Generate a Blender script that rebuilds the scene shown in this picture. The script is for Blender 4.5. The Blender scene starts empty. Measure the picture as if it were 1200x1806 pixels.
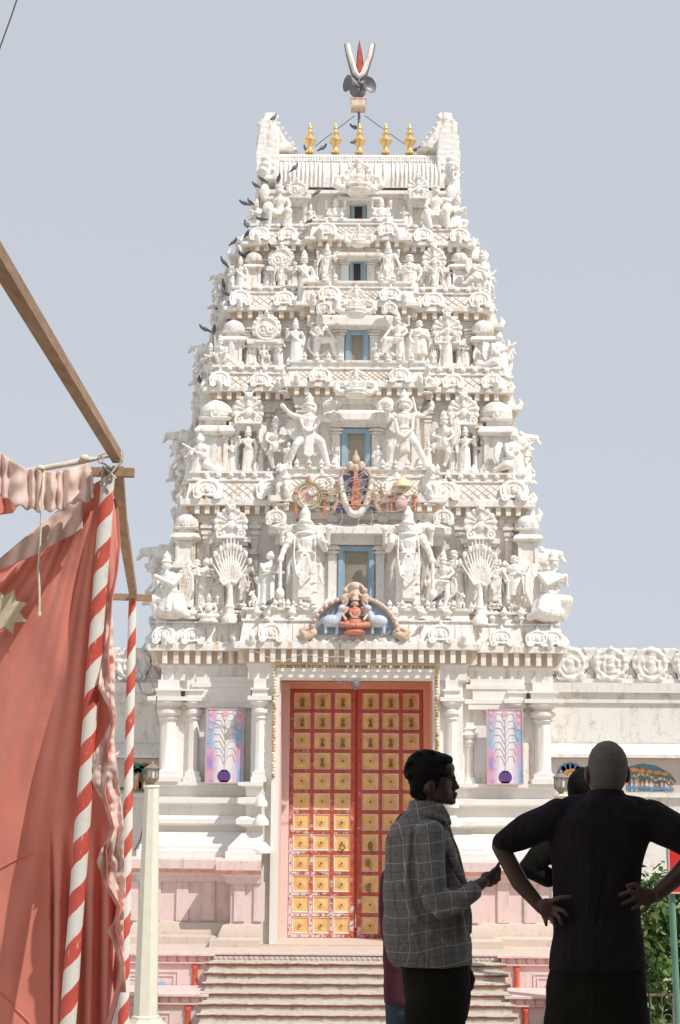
import bpy, bmesh, math, random
import numpy as np
from mathutils import Vector as V, Matrix, noise
R = math.radians
sc = bpy.context.scene
col = sc.collection
# ---------------------------------------------------------------- camera
F, PX, PY, EYE = 2800.0, 600.0, 903.0, 1.55
PITCH = math.atan(497 / 2800); ROLL = R(0.4)
cam = bpy.data.objects.new('camera', bpy.data.cameras.new('camera'))
col.objects.link(cam); sc.camera = cam
cam.data.sensor_fit = 'VERTICAL'; cam.data.sensor_height = 36
cam.data.lens = F / 1806 * 36
cam.data.clip_start = 0.1; cam.data.clip_end = 3000
cam.matrix_world = Matrix.Translation((0, 0, EYE)) @ Matrix.Rotation(math.pi / 2 + PITCH, 4, 'X') @ Matrix.Rotation(ROLL, 4, 'Z')
# ---------------------------------------------------------------- light
SUN_AZ, SUN_EL = R(47), R(50)      # azimuth to the right of straight behind the camera
TOSUN = V((math.sin(SUN_AZ) * math.cos(SUN_EL), -math.cos(SUN_AZ) * math.cos(SUN_EL), math.sin(SUN_EL)))
w = bpy.data.worlds.new('World'); sc.world = w; w.use_nodes = True
nt = w.node_tree; nt.nodes.clear()
sky = nt.nodes.new('ShaderNodeTexSky'); sky.sky_type = 'NISHITA'; sky.sun_disc = False
sky.sun_elevation = SUN_EL; sky.sun_rotation = math.pi - SUN_AZ
sky.air_density = 1.0; sky.dust_density = 0.6; sky.ozone_density = 2.0
hs = nt.nodes.new('ShaderNodeHueSaturation'); hs.inputs['Saturation'].default_value = 0.42
mx = nt.nodes.new('ShaderNodeMix'); mx.data_type = 'RGBA'; mx.inputs[0].default_value = 0.9; mx.inputs[7].default_value = (3.95, 4.22, 4.66, 1)   # even milky haze over the clear sky
bg = nt.nodes.new('ShaderNodeBackground'); bg.inputs['Strength'].default_value = 0.105
wo = nt.nodes.new('ShaderNodeOutputWorld')
nt.links.new(sky.outputs[0], hs.inputs['Color']); nt.links.new(hs.outputs[0], mx.inputs[6]); nt.links.new(mx.outputs[2], bg.inputs[0]); nt.links.new(bg.outputs[0], wo.inputs[0])
sl = bpy.data.lights.new('sun', 'SUN'); sl.energy = 2.65; sl.angle = R(0.5); sl.color = (1, 0.955, 0.885)
so = bpy.data.objects.new('sun', sl); col.objects.link(so)
so.rotation_euler = TOSUN.to_track_quat('Z', 'Y').to_euler(); so.location = (10, -10, 30)
sc.view_settings.view_transform = 'Standard'; sc.view_settings.look = 'None'
sc.view_settings.exposure = 0.51; sc.view_settings.gamma = 1
sc.cycles.max_bounces = 8; sc.cycles.diffuse_bounces = 6; sc.cycles.transparent_max_bounces = 8
sc.cycles.use_denoising = True
# ---------------------------------------------------------------- measuring: a point of the photo at distance Y
ca, sa, cp, sp_ = math.cos(ROLL), math.sin(ROLL), math.cos(PITCH), math.sin(PITCH)
def pt(px, py, Y):
    a, b = px - PX, PY - py
    u = a * ca - b * sa; v = a * sa + b * ca
    t = Y / (F * cp - v * sp_)
    return V((u * t, Y, EYE + t * (v * cp + F * sp_)))
def mpp(py, Y):                     # metres per photo pixel
    return Y / (F * cp - (PY - py) * sp_)
def zz(py, Y, px=628): return pt(px, py, Y).z
# ---------------------------------------------------------------- materials
def newmat(name):
    m = bpy.data.materials.new(name); m.use_nodes = True
    return m, m.node_tree, m.node_tree.nodes['Principled BSDF']
def ramp(nt, fac, stops):
    r = nt.nodes.new('ShaderNodeValToRGB'); e = r.color_ramp.elements
    while len(e) < len(stops): e.new(0.5)
    for k, (p, c) in enumerate(stops):
        e[k].position = p; e[k].color = (*c, 1) if len(c) == 3 else c
    nt.links.new(fac, r.inputs[0]); return r.outputs[0]
def noi(nt, vec, scale, detail=4, rough=0.6, dist=0):
    n = nt.nodes.new('ShaderNodeTexNoise'); n.inputs['Scale'].default_value = scale
    n.inputs['Detail'].default_value = detail; n.inputs['Roughness'].default_value = rough; n.inputs['Distortion'].default_value = dist
    nt.links.new(vec, n.inputs['Vector']); return n.outputs['Fac']
def mapv(nt, vec, scale, rot=(0, 0, 0)):
    m = nt.nodes.new('ShaderNodeMapping'); m.inputs['Scale'].default_value = scale; m.inputs['Rotation'].default_value = rot
    nt.links.new(vec, m.inputs['Vector']); return m.outputs[0]
def mix(nt, f, a, b, mode='MIX'):
    m = nt.nodes.new('ShaderNodeMix'); m.data_type = 'RGBA'; m.blend_type = mode
    for s, x in ((0, f), (6, a), (7, b)):
        if hasattr(x, 'links'): nt.links.new(x, m.inputs[s])
        else: m.inputs[s].default_value = x if s == 0 else (*x, 1)
    return m.outputs[2]
def math_(nt, op, a, b=0.0, c=0.0):
    m = nt.nodes.new('ShaderNodeMath'); m.operation = op
    for k, x in enumerate((a, b, c)):
        if hasattr(x, 'links'): nt.links.new(x, m.inputs[k])
        else: m.inputs[k].default_value = x
    return m.outputs[0]
def pos(nt): return nt.nodes.new('ShaderNodeNewGeometry').outputs['Position']
def objc(nt): return nt.nodes.new('ShaderNodeTexCoord').outputs['Object']
def bump(nt, b, h, st=0.3, d=0.02):
    n = nt.nodes.new('ShaderNodeBump'); n.inputs['Strength'].default_value = st; n.inputs['Distance'].default_value = d
    nt.links.new(h, n.inputs['Height']); nt.links.new(n.outputs[0], b.inputs['Normal'])
def plain(name, c, rough=0.7, metal=0.0, var=0.12, sc_=6, bst=0.15, world=False):
    m, nt, b = newmat(name); p = pos(nt) if world else objc(nt)
    n = noi(nt, p, sc_, 5)
    lo = tuple(x * (1 - var) for x in c); hi = tuple(min(1, x * (1 + var)) for x in c)
    nt.links.new(ramp(nt, n, [(0.3, lo), (0.7, hi)]), b.inputs['Base Color'])
    b.inputs['Roughness'].default_value = rough; b.inputs['Metallic'].default_value = metal
    if bst: bump(nt, b, noi(nt, p, sc_ * 8, 3), bst, 0.004)
    return m
def stucco(name, base, stain, amt, dirt=(0.42, 0.38, 0.34), dirtamt=0.38, bs=0.5):
    m, nt, b = newmat(name); p = pos(nt)
    n1 = noi(nt, p, 2.2, 5); n2 = noi(nt, mapv(nt, p, (7, 7, 1.0)), 1.4, 6, 0.65); n3 = noi(nt, p, 11, 7, 0.75)
    c = ramp(nt, n1, [(0.3, tuple(x * 0.93 for x in base)), (0.7, base)])
    f = ramp(nt, math_(nt, 'ADD', math_(nt, 'MULTIPLY', n2, 0.6), math_(nt, 'MULTIPLY', n3, 0.4)), [(0.55 - 0.05 * amt, (0, 0, 0)), (0.66, (amt, amt, amt))])
    c = mix(nt, f, c, stain)
    g = ramp(nt, noi(nt, p, 4.1, 8, 0.75, 0.4), [(0.56, (0, 0, 0)), (0.78, (dirtamt,) * 3)])
    c = mix(nt, g, c, dirt)
    nt.links.new(c, b.inputs['Base Color']); b.inputs['Roughness'].default_value = 0.85
    b.inputs['Specular IOR Level'].default_value = 0.25
    bump(nt, b, math_(nt, 'ADD', noi(nt, p, 26, 5), math_(nt, 'MULTIPLY', noi(nt, p, 90, 3), 0.5)), bs, 0.012)
    return m
M = {}
M['white'] = stucco('white_stucco', (0.86, 0.845, 0.81), (0.55, 0.30, 0.13), 0.85)
M['statue'] = stucco('white_statue_plaster', (0.875, 0.86, 0.825), (0.58, 0.33, 0.16), 0.8, dirtamt=0.18, bs=0.35)
M['clean'] = stucco('white_wash', (0.85, 0.825, 0.785), (0.55, 0.42, 0.30), 0.3, dirtamt=0.12, bs=0.25)
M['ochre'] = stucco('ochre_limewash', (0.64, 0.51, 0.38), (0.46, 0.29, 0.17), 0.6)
M['grime'] = stucco('weathered_limewash', (0.78, 0.76, 0.72), (0.40, 0.27, 0.16), 0.5, (0.20, 0.17, 0.15), 0.75)
M['pink'] = stucco('pink_limewash', (0.78, 0.62, 0.60), (0.50, 0.40, 0.28), 0.75, (0.52, 0.46, 0.38), 0.6)
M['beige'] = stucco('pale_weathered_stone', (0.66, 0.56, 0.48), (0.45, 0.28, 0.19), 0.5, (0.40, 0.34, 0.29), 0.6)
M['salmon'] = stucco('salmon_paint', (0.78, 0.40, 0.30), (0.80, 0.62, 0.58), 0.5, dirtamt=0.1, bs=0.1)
M['bronze'] = plain('dull_lantern_metal', (0.30, 0.24, 0.19), .6, .2)
M['sunlit_jamb'] = stucco('salmon_sunlit_jamb', (0.80, 0.60, 0.56), (0.78, 0.45, 0.36), 0.5, dirtamt=0.1, bs=0.1)  # paler copy of the salmon paint, sunlight on the left jamb put into its colour
M['rust'] = plain('rust_red_edge', (0.26, 0.10, 0.06), var=0.4, sc_=14)
M['redpaint'] = plain('red_paint', (0.52, 0.08, 0.06), 0.55, var=0.2)
M['redtrim'] = plain('red_trim_paint', (0.66, 0.13, 0.09), 0.6, var=0.25, sc_=20)
M['blue'] = plain('blue_window_paint', (0.29, 0.42, 0.52), 0.5)
M['bluepaint'] = plain('sky_blue_paint', (0.25, 0.45, 0.62), 0.6)
M['glass'] = plain('dusty_window', (0.30, 0.26, 0.20), 0.3, var=0.2, sc_=3, bst=0)
M['dark'] = plain('dark_interior_sheet', (0.05, 0.035, 0.025), 0.8, bst=0)
M['gold'] = plain('gilded_copper', (0.84, 0.58, 0.26), 0.35, 0.45, var=0.25)
M['brass'] = plain('old_brass', (0.30, 0.19, 0.08), 0.4, 0.7, var=0.3)
M['grey'] = plain('grey_metal', (0.22, 0.21, 0.22), 0.5, 0.3)
M['iron'] = plain('dark_iron', (0.04, 0.04, 0.045), 0.6, 0.3)
M['wire'] = plain('wire', (0.10, 0.08, 0.07), 0.7, bst=0)
M['rope'] = plain('cotton_rope', (0.72, 0.66, 0.55), 0.9, var=0.2, sc_=60)
M['green'] = plain('green_post_paint', (0.14, 0.30, 0.22), 0.5)
M['ped'] = plain('cream_lamp_paint', (0.72, 0.70, 0.58), 0.6, var=0.06)
M['paintred'] = plain('vermilion_paint', (0.60, 0.24, 0.16), 0.6, var=0.25, sc_=10)
M['paintgrey'] = plain('grey_blue_paint', (0.30, 0.36, 0.44), 0.6, var=0.15)
M['paintblue'] = plain('ultramarine_paint', (0.20, 0.22, 0.36), 0.6)
M['paintflesh'] = plain('flesh_paint', (0.72, 0.46, 0.33), 0.6)
M['paintyel'] = plain('yellow_paint', (0.70, 0.60, 0.36), 0.6)
M['painttan'] = plain('tan_paint', (0.60, 0.47, 0.36), 0.7, var=0.3, sc_=12)
M['palepink'] = plain('pale_pink_paint', (0.70, 0.50, 0.47), 0.7)
# ---------------------------------------------------------------- mesh builder
class MB:
    def cut(s): s.cuts.append((len(s.v), len(s.f)))
    def __init__(s): s.cuts = []; s.v = []; s.f = []; s.mi = []; s.m = 0; s.T = None
    def add(s, vs, fs):
        o = len(s.v)
        if s.T is not None: vs = [s.T @ V(q) for q in vs]
        s.v += [tuple(q) for q in vs]
        for f in fs: s.f.append([o + k for k in f]); s.mi.append(s.m)
    def box(s, a, b):
        x0, x1 = sorted((a[0], b[0])); y0, y1 = sorted((a[1], b[1])); z0, z1 = sorted((a[2], b[2]))
        s.add([(x0, y0, z0), (x1, y0, z0), (x1, y1, z0), (x0, y1, z0), (x0, y0, z1), (x1, y0, z1), (x1, y1, z1), (x0, y1, z1)],
              [(3, 2, 1, 0), (4, 5, 6, 7), (0, 1, 5, 4), (1, 2, 6, 5), (2, 3, 7, 6), (3, 0, 4, 7)])
    def cbox(s, c, d): s.box((c[0] - d[0] / 2, c[1] - d[1] / 2, c[2] - d[2] / 2), (c[0] + d[0] / 2, c[1] + d[1] / 2, c[2] + d[2] / 2))
    def lathe(s, c, prof, n=16, axis='Z'):
        vs = []
        for r, h in prof:
            for k in range(n):
                a = 2 * math.pi * k / n
                q = (r * math.cos(a), r * math.sin(a), h)
                if axis == 'Y': q = (q[0], h, q[1])
                if axis == 'X': q = (h, q[0], q[1])
                vs.append((c[0] + q[0], c[1] + q[1], c[2] + q[2]))
        fs = [(i * n + k, i * n + (k + 1) % n, (i + 1) * n + (k + 1) % n, (i + 1) * n + k) for i in range(len(prof) - 1) for k in range(n)]
        fs.append(tuple(range(n))[::-1]); fs.append(tuple((len(prof) - 1) * n + k for k in range(n)))
        if axis == 'Y': fs = [f[::-1] for f in fs]
        s.add(vs, fs)
    def cap(s, p, q, r0, r1=None, n=10, flat=False):
        r1 = r0 if r1 is None else r1
        p, q = V(p), V(q); d = q - p; L = d.length
        if L < 1e-6: d = V((0, 0, 1)); L = 1e-4
        qt = d.normalized().to_track_quat('Z', 'Y')
        prof = []
        if flat: prof = [(r0, 0), (r1, L)]
        else:
            for k in range(4): a = math.pi / 2 * (k / 4); prof.append((max(r0 * math.sin(a), r0 * .05), -r0 * math.cos(a)))
            prof += [(r0, 0), (r1, L)]
            for k in range(1, 5): a = math.pi / 2 * (k / 4); prof.append((max(r1 * math.cos(a), r1 * .05), L + r1 * math.sin(a)))
        vs = []
        for r, h in prof:
            for k in range(n):
                a = 2 * math.pi * k / n
                vs.append(p + qt @ V((r * math.cos(a), r * math.sin(a), h)))
        m = len(prof)
        fs = [(i * n + k, i * n + (k + 1) % n, (i + 1) * n + (k + 1) % n, (i + 1) * n + k) for i in range(m - 1) for k in range(n)]
        fs.append(tuple(range(n))[::-1]); fs.append(tuple((m - 1) * n + k for k in range(n)))
        s.add(vs, fs)
    def chain(s, pts, rs, n=10):
        for k in range(len(pts) - 1): s.cap(pts[k], pts[k + 1], rs[k], rs[k + 1], n)
    def ell(s, c, r, n=14, m=8, rot=None):
        r = (r, r, r) if not hasattr(r, '__len__') else r
        vs = []
        for i in range(m + 1):
            t = math.pi * i / m; st = max(math.sin(t), 0.03)
            for k in range(n):
                a = 2 * math.pi * k / n
                q = V((r[0] * st * math.cos(a), r[1] * st * math.sin(a), -r[2] * math.cos(t)))
                if rot: q = rot @ q
                vs.append(V(c) + q)
        fs = [(i * n + k, i * n + (k + 1) % n, (i + 1) * n + (k + 1) % n, (i + 1) * n + k) for i in range(m) for k in range(n)]
        fs.append(tuple(range(n))[::-1]); fs.append(tuple(m * n + k for k in range(n)))
        s.add(vs, fs)
    def torus(s, c, Rr, r, n=20, m=7, axis='Y', a0=0, a1=360, ez=1.0):
        full = abs(a1 - a0) >= 360; N = n if full else n + 1
        vs = []
        for i in range(N):
            a = R(a0 + (a1 - a0) * i / n)
            for k in range(m):
                b = 2 * math.pi * k / m
                rr = Rr + r * math.cos(b); q = (rr * math.cos(a), r * math.sin(b), rr * math.sin(a) * ez)
                if axis == 'Z': q = (q[0], q[2], q[1])
                if axis == 'X': q = (q[1], q[0], q[2])
                vs.append((c[0] + q[0], c[1] + q[1], c[2] + q[2]))
        fs = [(i * m + k, ((i + 1) % N) * m + k, ((i + 1) % N) * m + (k + 1) % m, i * m + (k + 1) % m) for i in range(n if full else N - 1) for k in range(m)]
        if not full: fs.append(tuple(range(m))); fs.append(tuple((N - 1) * m + k for k in range(m))[::-1])
        s.add(vs, fs)
    def tube(s, pts, r, n=6):
        pts = [V(p) for p in pts]; rs = r if hasattr(r, '__len__') else [r] * len(pts)
        vs = []; up = V((0.13, 0.31, 0.94))
        for i, p in enumerate(pts):
            d = (pts[min(i + 1, len(pts) - 1)] - pts[max(i - 1, 0)]).normalized()
            a = d.cross(up).normalized() if abs(d.dot(up)) < .97 else d.cross(V((1, 0, 0))).normalized(); b = d.cross(a)
            for k in range(n):
                t = 2 * math.pi * k / n; vs.append(p + (a * math.cos(t) + b * math.sin(t)) * rs[i])
        fs = [(i * n + k, i * n + (k + 1) % n, (i + 1) * n + (k + 1) % n, (i + 1) * n + k) for i in range(len(pts) - 1) for k in range(n)]
        fs += [tuple(range(n))[::-1], tuple((len(pts) - 1) * n + k for k in range(n))]
        s.add(vs, fs)
    def beam(s, p, q, w, h):            # square bar between two points
        p, q = V(p), V(q); d = (q - p).normalized(); up = V((0, 0, 1)) if abs(d.z) < .95 else V((0, 1, 0))
        a = d.cross(up).normalized() * w / 2; b = a.cross(d).normalized() * h / 2
        vs = [p - a - b, p + a - b, p + a + b, p - a + b, q - a - b, q + a - b, q + a + b, q - a + b]
        s.add(vs, [(3, 2, 1, 0), (4, 5, 6, 7), (0, 1, 5, 4), (1, 2, 6, 5), (2, 3, 7, 6), (3, 0, 4, 7)])
    def prism(s, pts, y0, y1):          # outline of (x, z) points, thickness along Y
        n = len(pts)
        ar = sum(pts[k][0] * pts[(k + 1) % n][1] - pts[(k + 1) % n][0] * pts[k][1] for k in range(n))
        if ar < 0: pts = pts[::-1]
        vs = [(x, y0, z) for x, z in pts] + [(x, y1, z) for x, z in pts]
        s.add(vs, [tuple(range(n)), tuple(range(2 * n - 1, n - 1, -1))] + [(k, k + n, (k + 1) % n + n, (k + 1) % n) for k in range(n)])
    def sweep(s, poly, prof, cap=False):
        n = len(poly); rings = []
        for off, z in prof:
            for k in range(n):
                a, b, c = V(poly[k - 1]), V(poly[k]), V(poly[(k + 1) % n])
                d1 = (b - a).normalized(); d2 = (c - b).normalized()
                n1 = V((d1.y, -d1.x)); n2 = V((d2.y, -d2.x)); mm = (n1 + n2); mm = mm / max(mm.dot(n1), 0.2)
                q = b + mm * off; rings.append((q.x, q.y, z))
        m = len(prof)
        fs = [(i * n + k, i * n + (k + 1) % n, (i + 1) * n + (k + 1) % n, (i + 1) * n + k) for i in range(m - 1) for k in range(n)]
        if cap: fs.append(tuple((m - 1) * n + k for k in range(n)))
        s.add(rings, fs)
    def mesh(s, name, mats, smooth=0):
        me = bpy.data.meshes.new(name); me.from_pydata(s.v, [], s.f)
        for m in mats: me.materials.append(M[m] if isinstance(m, str) else m)
        me.polygons.foreach_set('material_index', s.mi)
        if smooth: 
            me.polygons.foreach_set('use_smooth', [True] * len(me.polygons)); me.update()
            if smooth < 180: me.set_sharp_from_angle(angle=R(smooth))
        me.update(); return me
    def build(s, name, mats, parent=None, smooth=0):
        if isinstance(mats, str) or not hasattr(mats, '__len__'): mats = [mats]
        return place(name, s.mesh(name, mats, smooth), (0, 0, 0), parent)
def build_pieces(b, name, mats, parent=None, smooth=0):
    cuts = b.cuts + [(len(b.v), len(b.f))]
    for (v0, f0), (v1, f1) in zip(cuts, cuts[1:]):
        if v1 == v0: continue
        c = MB(); c.v = b.v[v0:v1]; c.f = [[q - v0 for q in f] for f in b.f[f0:f1]]; c.mi = b.mi[f0:f1]
        c.build(name, mats, parent, smooth)
def worg(o):
    p = V((0, 0, 0))
    while o: p += V(o.location); o = o.parent
    return p
def place(name, me, loc, parent=None, scale=None, rz=0, label=None, mirror=False, rot=None):
    o = bpy.data.objects.new(name, me); col.objects.link(o)
    if parent: o.parent = parent
    o.location = V(loc) - (worg(parent) if parent else V((0, 0, 0)))
    if scale is not None: o.scale = (scale, scale, scale) if not hasattr(scale, '__len__') else scale
    if mirror: o.scale.x = -o.scale.x
    o.rotation_euler = rot if rot else (0, 0, rz)
    if label: o['label'] = label
    return o
def root(name, loc, label=None, cat=None, group=None, kind=None):
    o = bpy.data.objects.new(name, None); col.objects.link(o); o.location = loc; o.empty_display_size = .2
    return tag(o, label, cat, group, kind)
def tag(o, label=None, cat=None, group=None, kind=None):
    if label: o['label'] = label
    if cat: o['category'] = cat
    if group: o['group'] = group
    if kind: o['kind'] = kind
    return o
def sculpt(mb, voxel, smooth=3, name='figure', mats=('statue',), amp=0.0, nsc=8.0, fac=0.5, dec=0):
    me = mb.mesh(name, []); o = bpy.data.objects.new('t', me); col.objects.link(o)
    r = o.modifiers.new('r', 'REMESH'); r.mode = 'VOXEL'; r.voxel_size = voxel
    if smooth:
        s = o.modifiers.new('s', 'SMOOTH'); s.iterations = smooth; s.factor = fac
    dg = bpy.context.evaluated_depsgraph_get()
    out = bpy.data.meshes.new_from_object(o.evaluated_get(dg), depsgraph=dg)
    bpy.data.objects.remove(o); bpy.data.meshes.remove(me)
    out.name = name; out.materials.clear()
    for m in mats: out.materials.append(M[m] if isinstance(m, str) else m)
    if amp:
        nv = len(out.vertices); co = np.empty(nv * 3); no = np.empty(nv * 3)
        out.vertices.foreach_get('co', co); out.vertex_normals.foreach_get('vector', no); co = co.reshape(-1, 3); no = no.reshape(-1, 3)
        rg = np.random.RandomState(5); d = np.zeros(nv)
        for q in range(9):
            kv = rg.normal(size=3); kv *= nsc * rg.uniform(1.6, 5.2) / np.linalg.norm(kv); wv = rg.normal(size=3) * nsc
            d += np.sin(co @ kv + rg.uniform(0, 6.28) + 1.3 * np.sin(co @ wv)) / 4.5
        out.vertices.foreach_set('co', (co + no * (d * amp)[:, None]).ravel())
    out.polygons.foreach_set('use_smooth', [True] * len(out.polygons)); out.update()
    return out
rnd = random.Random(7)
# ================================================================ stucco figures (unit tall, facing -Y)
def crown(b, x, z, y=0, h=.16, r=.05):
    b.lathe((x, y, z), [(r * 1.25, 0), (r * 1.3, h * .12), (r, h * .2), (r * .95, h * .45), (r * 1.02, h * .5), (r * .7, h * .7), (r * .35, h * .86), (r * .42, h * .9), (r * .1, h)], 12)
def head(b, x, z, y=0, r=.06, cr='crown', ears=True):
    b.ell((x, y, z), (r * .82, r * .9, r)); b.cap((x, y, z - r), (x, y + .005, z - r * 1.8), r * .45)
    b.ell((x, y - r * .9, z - r * .1), (r * .14, r * .2, r * .25), 8, 5)
    for s in (-1, 1):
        b.ell((x + s * r * .85, y, z - r * .3), (r * .22, r * .22, r * .45), 8, 5)
        b.ell((x + s * r * .32, y - r * .78, z + r * .12), r * .14, 8, 5)
    if cr == 'crown': crown(b, x, z + r * .45, y, .17, r * .85)
    elif cr == 'turban': b.torus((x, y, z + r * .65), r * .62, r * .42, 14, 7, 'Z'); b.ell((x, y, z + r * .95), (r * .7, r * .7, r * .5))
    elif cr == 'bun': b.ell((x, y, z + r * 1.0), r * .55); b.ell((x, y + r * .25, z + r * .2), r * 1.02)
    elif cr == 'fan':
        crown(b, x, z + r * .45, y, .13, r * .8)
        b.lathe((x, y + r * 1.0, z + r * .3), [(r * 1.9, -.012), (r * 2.0, 0), (r * 1.9, .012)], 18, 'Y')
def torso(b, hip, chest, w=.1, belly=0):
    hx, hy, hz = hip; cx, cy, cz = chest
    b.ell((hx, hy, hz), (w * .95, w * .72, w * .72)); b.ell((cx, cy, cz), (w * 1.18, w * .8, w * .95))
    b.chain([hip, ((hx + cx) / 2, (hy + cy) / 2 - belly * .5, (hz + cz) / 2), chest], [w * .8, w * (.68 + belly * 4), w * .85])
    b.torus((hx, hy, hz + w * .55), w * .82, w * .13, 16, 6, 'Z'); b.torus((cx, cy - .01, cz + w * .55), w * .55, w * .13, 14, 6, 'Z')
    b.torus((cx, cy - w * .35, cz + w * .2), w * .62, w * .1, 14, 6, 'Y', 180, 360, 1.3)
def arm(b, sh, el, ha, r=.032, prop=None):
    b.chain([sh, el, ha], [r, r * .78, r * .6]); b.ell(ha, r * .85)
    m = V(sh).lerp(V(el), .45); b.ell(m, r * 1.12, 10, 6)
    m = V(el).lerp(V(ha), .8); b.ell(m, r * .85, 8, 5)
def leg(b, hi, kn, an, r=.06, foot=None):
    b.chain([hi, kn, an], [r, r * .72, r * .45]); f = foot or (0, -.07)
    b.cap(an, (an[0] + f[0], an[1] + f[1], an[2] - r * .25), r * .45, r * .35)
    b.ell(V(kn).lerp(V(an), .85), r * .58, 8, 5)
def skirt(b, x, z0, z1, w0, w1, y=0, d=.75, pleats=9, lean=0):
    prof = 10; n = 26; vs = []
    for i in range(prof + 1):
        t = i / prof; z = z0 + (z1 - z0) * t; w = w0 + (w1 - w0) * t ** .8
        for k in range(n):
            a = 2 * math.pi * k / n; q = w * (1 + .09 * t * math.cos(a * pleats))
            vs.append((x + lean * t + q * math.cos(a), y + q * d * math.sin(a), z))
    fs = [(i * n + k, (i + 1) * n + k, (i + 1) * n + (k + 1) % n, i * n + (k + 1) % n) for i in range(prof) for k in range(n)]
    fs += [tuple(range(n)), tuple(prof * n + k for k in range(n))[::-1]]
    b.add(vs, fs)
def wing(b, x, z0, z1, w, y=.05, tilt=0):
    pts = [(x, z0), (x + w * .5, z0 + (z1 - z0) * .1), (x + w, z0 + (z1 - z0) * .45), (x + w * .95, z0 + (z1 - z0) * .75), (x + w * .55, z1), (x + w * .15, z1 - .02), (x - w * .1, z0 + (z1 - z0) * .6)]
    b.prism(pts, y - .018, y + .022)
    for k in range(4):
        t = k / 4; b.cap((x + w * (.1 + .2 * t), y - .02, z0 + .04), (x + w * (.35 + .5 * t), y - .02, z1 - (z1 - z0) * (.1 + .35 * t)), .011, .008, 6)
def lotus(b, x, z, r, h, y=0):
    b.lathe((x, y, z), [(r * .75, 0), (r * .8, h * .2), (r * .55, h * .45), (r, h * .85), (r * .9, h)], 16)
    for k in range(10):
        a = k * math.pi / 5; b.ell((x + r * .9 * math.cos(a), y + r * .9 * math.sin(a), z + h * .7), (r * .2, r * .2, h * .3), 8, 5)
def club(b, x, z0, z1, y=-.08):
    b.cap((x, y, z1), (x, y, z0 + .12), .013, .016); b.ell((x, y, z0 + .09), (.035, .035, .055)); b.ell((x, y, z0 + .02), .022)
def garland(b, pts, r): b.chain(pts, [r] * len(pts), 7)
T = {}
def tpl(name, voxel=.0055, smooth=1, mats=('statue',), amp=.0016):
    def deco(fn):
        b = MB(); fn(b); T[name] = sculpt(b, voxel * (.75 if voxel > .006 else 1), smooth, name, mats, amp, 26.); return fn
    return deco
@tpl('guardian', .005)
def _(b):
    lotus(b, 0, 0, .105, .085)
    torso(b, (.0, 0, .50), (0, 0, .655), .085)
    head(b, 0, .785, -.02, .048)
    b.ell((0, .03, .79), (.07, .02, .075)); b.torus((0, -.01, .715), .06, .016, 16, 6, 'Z')
    for s in (-1, 1):
        leg(b, (s * .045, 0, .46), (s * .05, -.01, .28), (s * .045, 0, .11), .052, (s * .03, -.06))
        arm(b, (s * .1, .01, .69), (s * .17, .01, .63), (s * .175, -.02, .73), .024)
        b.lathe((s * .175, -.03, .765), [(.012, -.02), (.028, -.012), (.028, .012), (.012, .02)], 12, 'Y')
        b.ell((s * .115, -.0, .69), (.034, .04, .04)); b.torus((s * .135, -.0, .635), .03, .01, 10, 5, 'Z')
        garland(b, [(s * .075, -.06, .68), (s * .08, -.09, .5), (s * .06, -.11, .34), (0, -.12, .27)], .0075)
        b.chain([(s * .09, .01, .5), (s * .12, .01, .42), (s * .115, .01, .34), (s * .135, .01, .27)], [.022, .016, .02, .008], 7)
        b.cap((s * .025, -.08, .5), (s * .055, -.085, .38), .012, .018); b.ell((s * .055, -.09, .36), .02)
    arm(b, (-.1, -.02, .685), (-.155, -.04, .57), (-.18, -.07, .47), .03); club(b, -.18, .08, .46)
    arm(b, (.1, -.02, .685), (.15, -.04, .57), (.13, -.11, .63), .03); b.ell((.13, -.12, .655), (.02, .012, .03))
    skirt(b, 0, .53, .12, .086, .088, 0, .72, 11)
    b.prism([(-.028, .5), (.028, .5), (.05, .14), (-.05, .14)], -.095, -.06)
    for k in range(4): b.torus((0, -.0, .44 - k * .08), .082 + .003 * k, .006, 18, 5, 'Z')
    b.torus((0, -.03, .44), .07, .013, 18, 6, 'Y', 180, 360, .8); b.torus((0, -.08, .5), .026, .013, 12, 6); b.torus((0, -.05, .63), .05, .01, 14, 5, 'Y', 180, 360, 1.6)
@tpl('consort')
def _(b):
    b.lathe((0, 0, 0), [(.1, 0), (.11, .03), (.09, .05)], 12)
    torso(b, (.015, 0, .50), (-.005, 0, .66), .078); head(b, 0, .80, -.01, .052)
    skirt(b, .01, .53, .05, .085, .10, 0, .75, 8)
    arm(b, (-.1, 0, .69), (-.16, 0, .58), (-.14, -.06, .68), .027); arm(b, (.1, 0, .69), (.15, .01, .56), (.13, -.02, .43), .027)
    b.prism([(.1, .6), (.16, .5), (.13, .3), (.17, .12), (.1, .1)], .0, .03)
    garland(b, [(-.09, -.02, .7), (0, -.09, .55), (.09, -.03, .45)], .014); b.ell((-.14, -.07, .72), .03)
@tpl('devotee')
def _(b):
    b.cbox((0, 0, .015), (.2, .16, .03))
    torso(b, (0, 0, .50), (.01, -.01, .66), .085); head(b, .02, .82, -.03, .055, 'bun')
    skirt(b, 0, .54, .04, .09, .105, 0, .8, 7)
    arm(b, (-.1, 0, .69), (-.1, -.07, .58), (.06, -.14, .57), .028); arm(b, (.11, 0, .69), (.15, -.06, .58), (.13, -.15, .57), .028)
    b.prism([(-.09, .68), (-.13, .4), (-.12, .1), (-.07, .12), (-.06, .6)], .02, .05)
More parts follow.
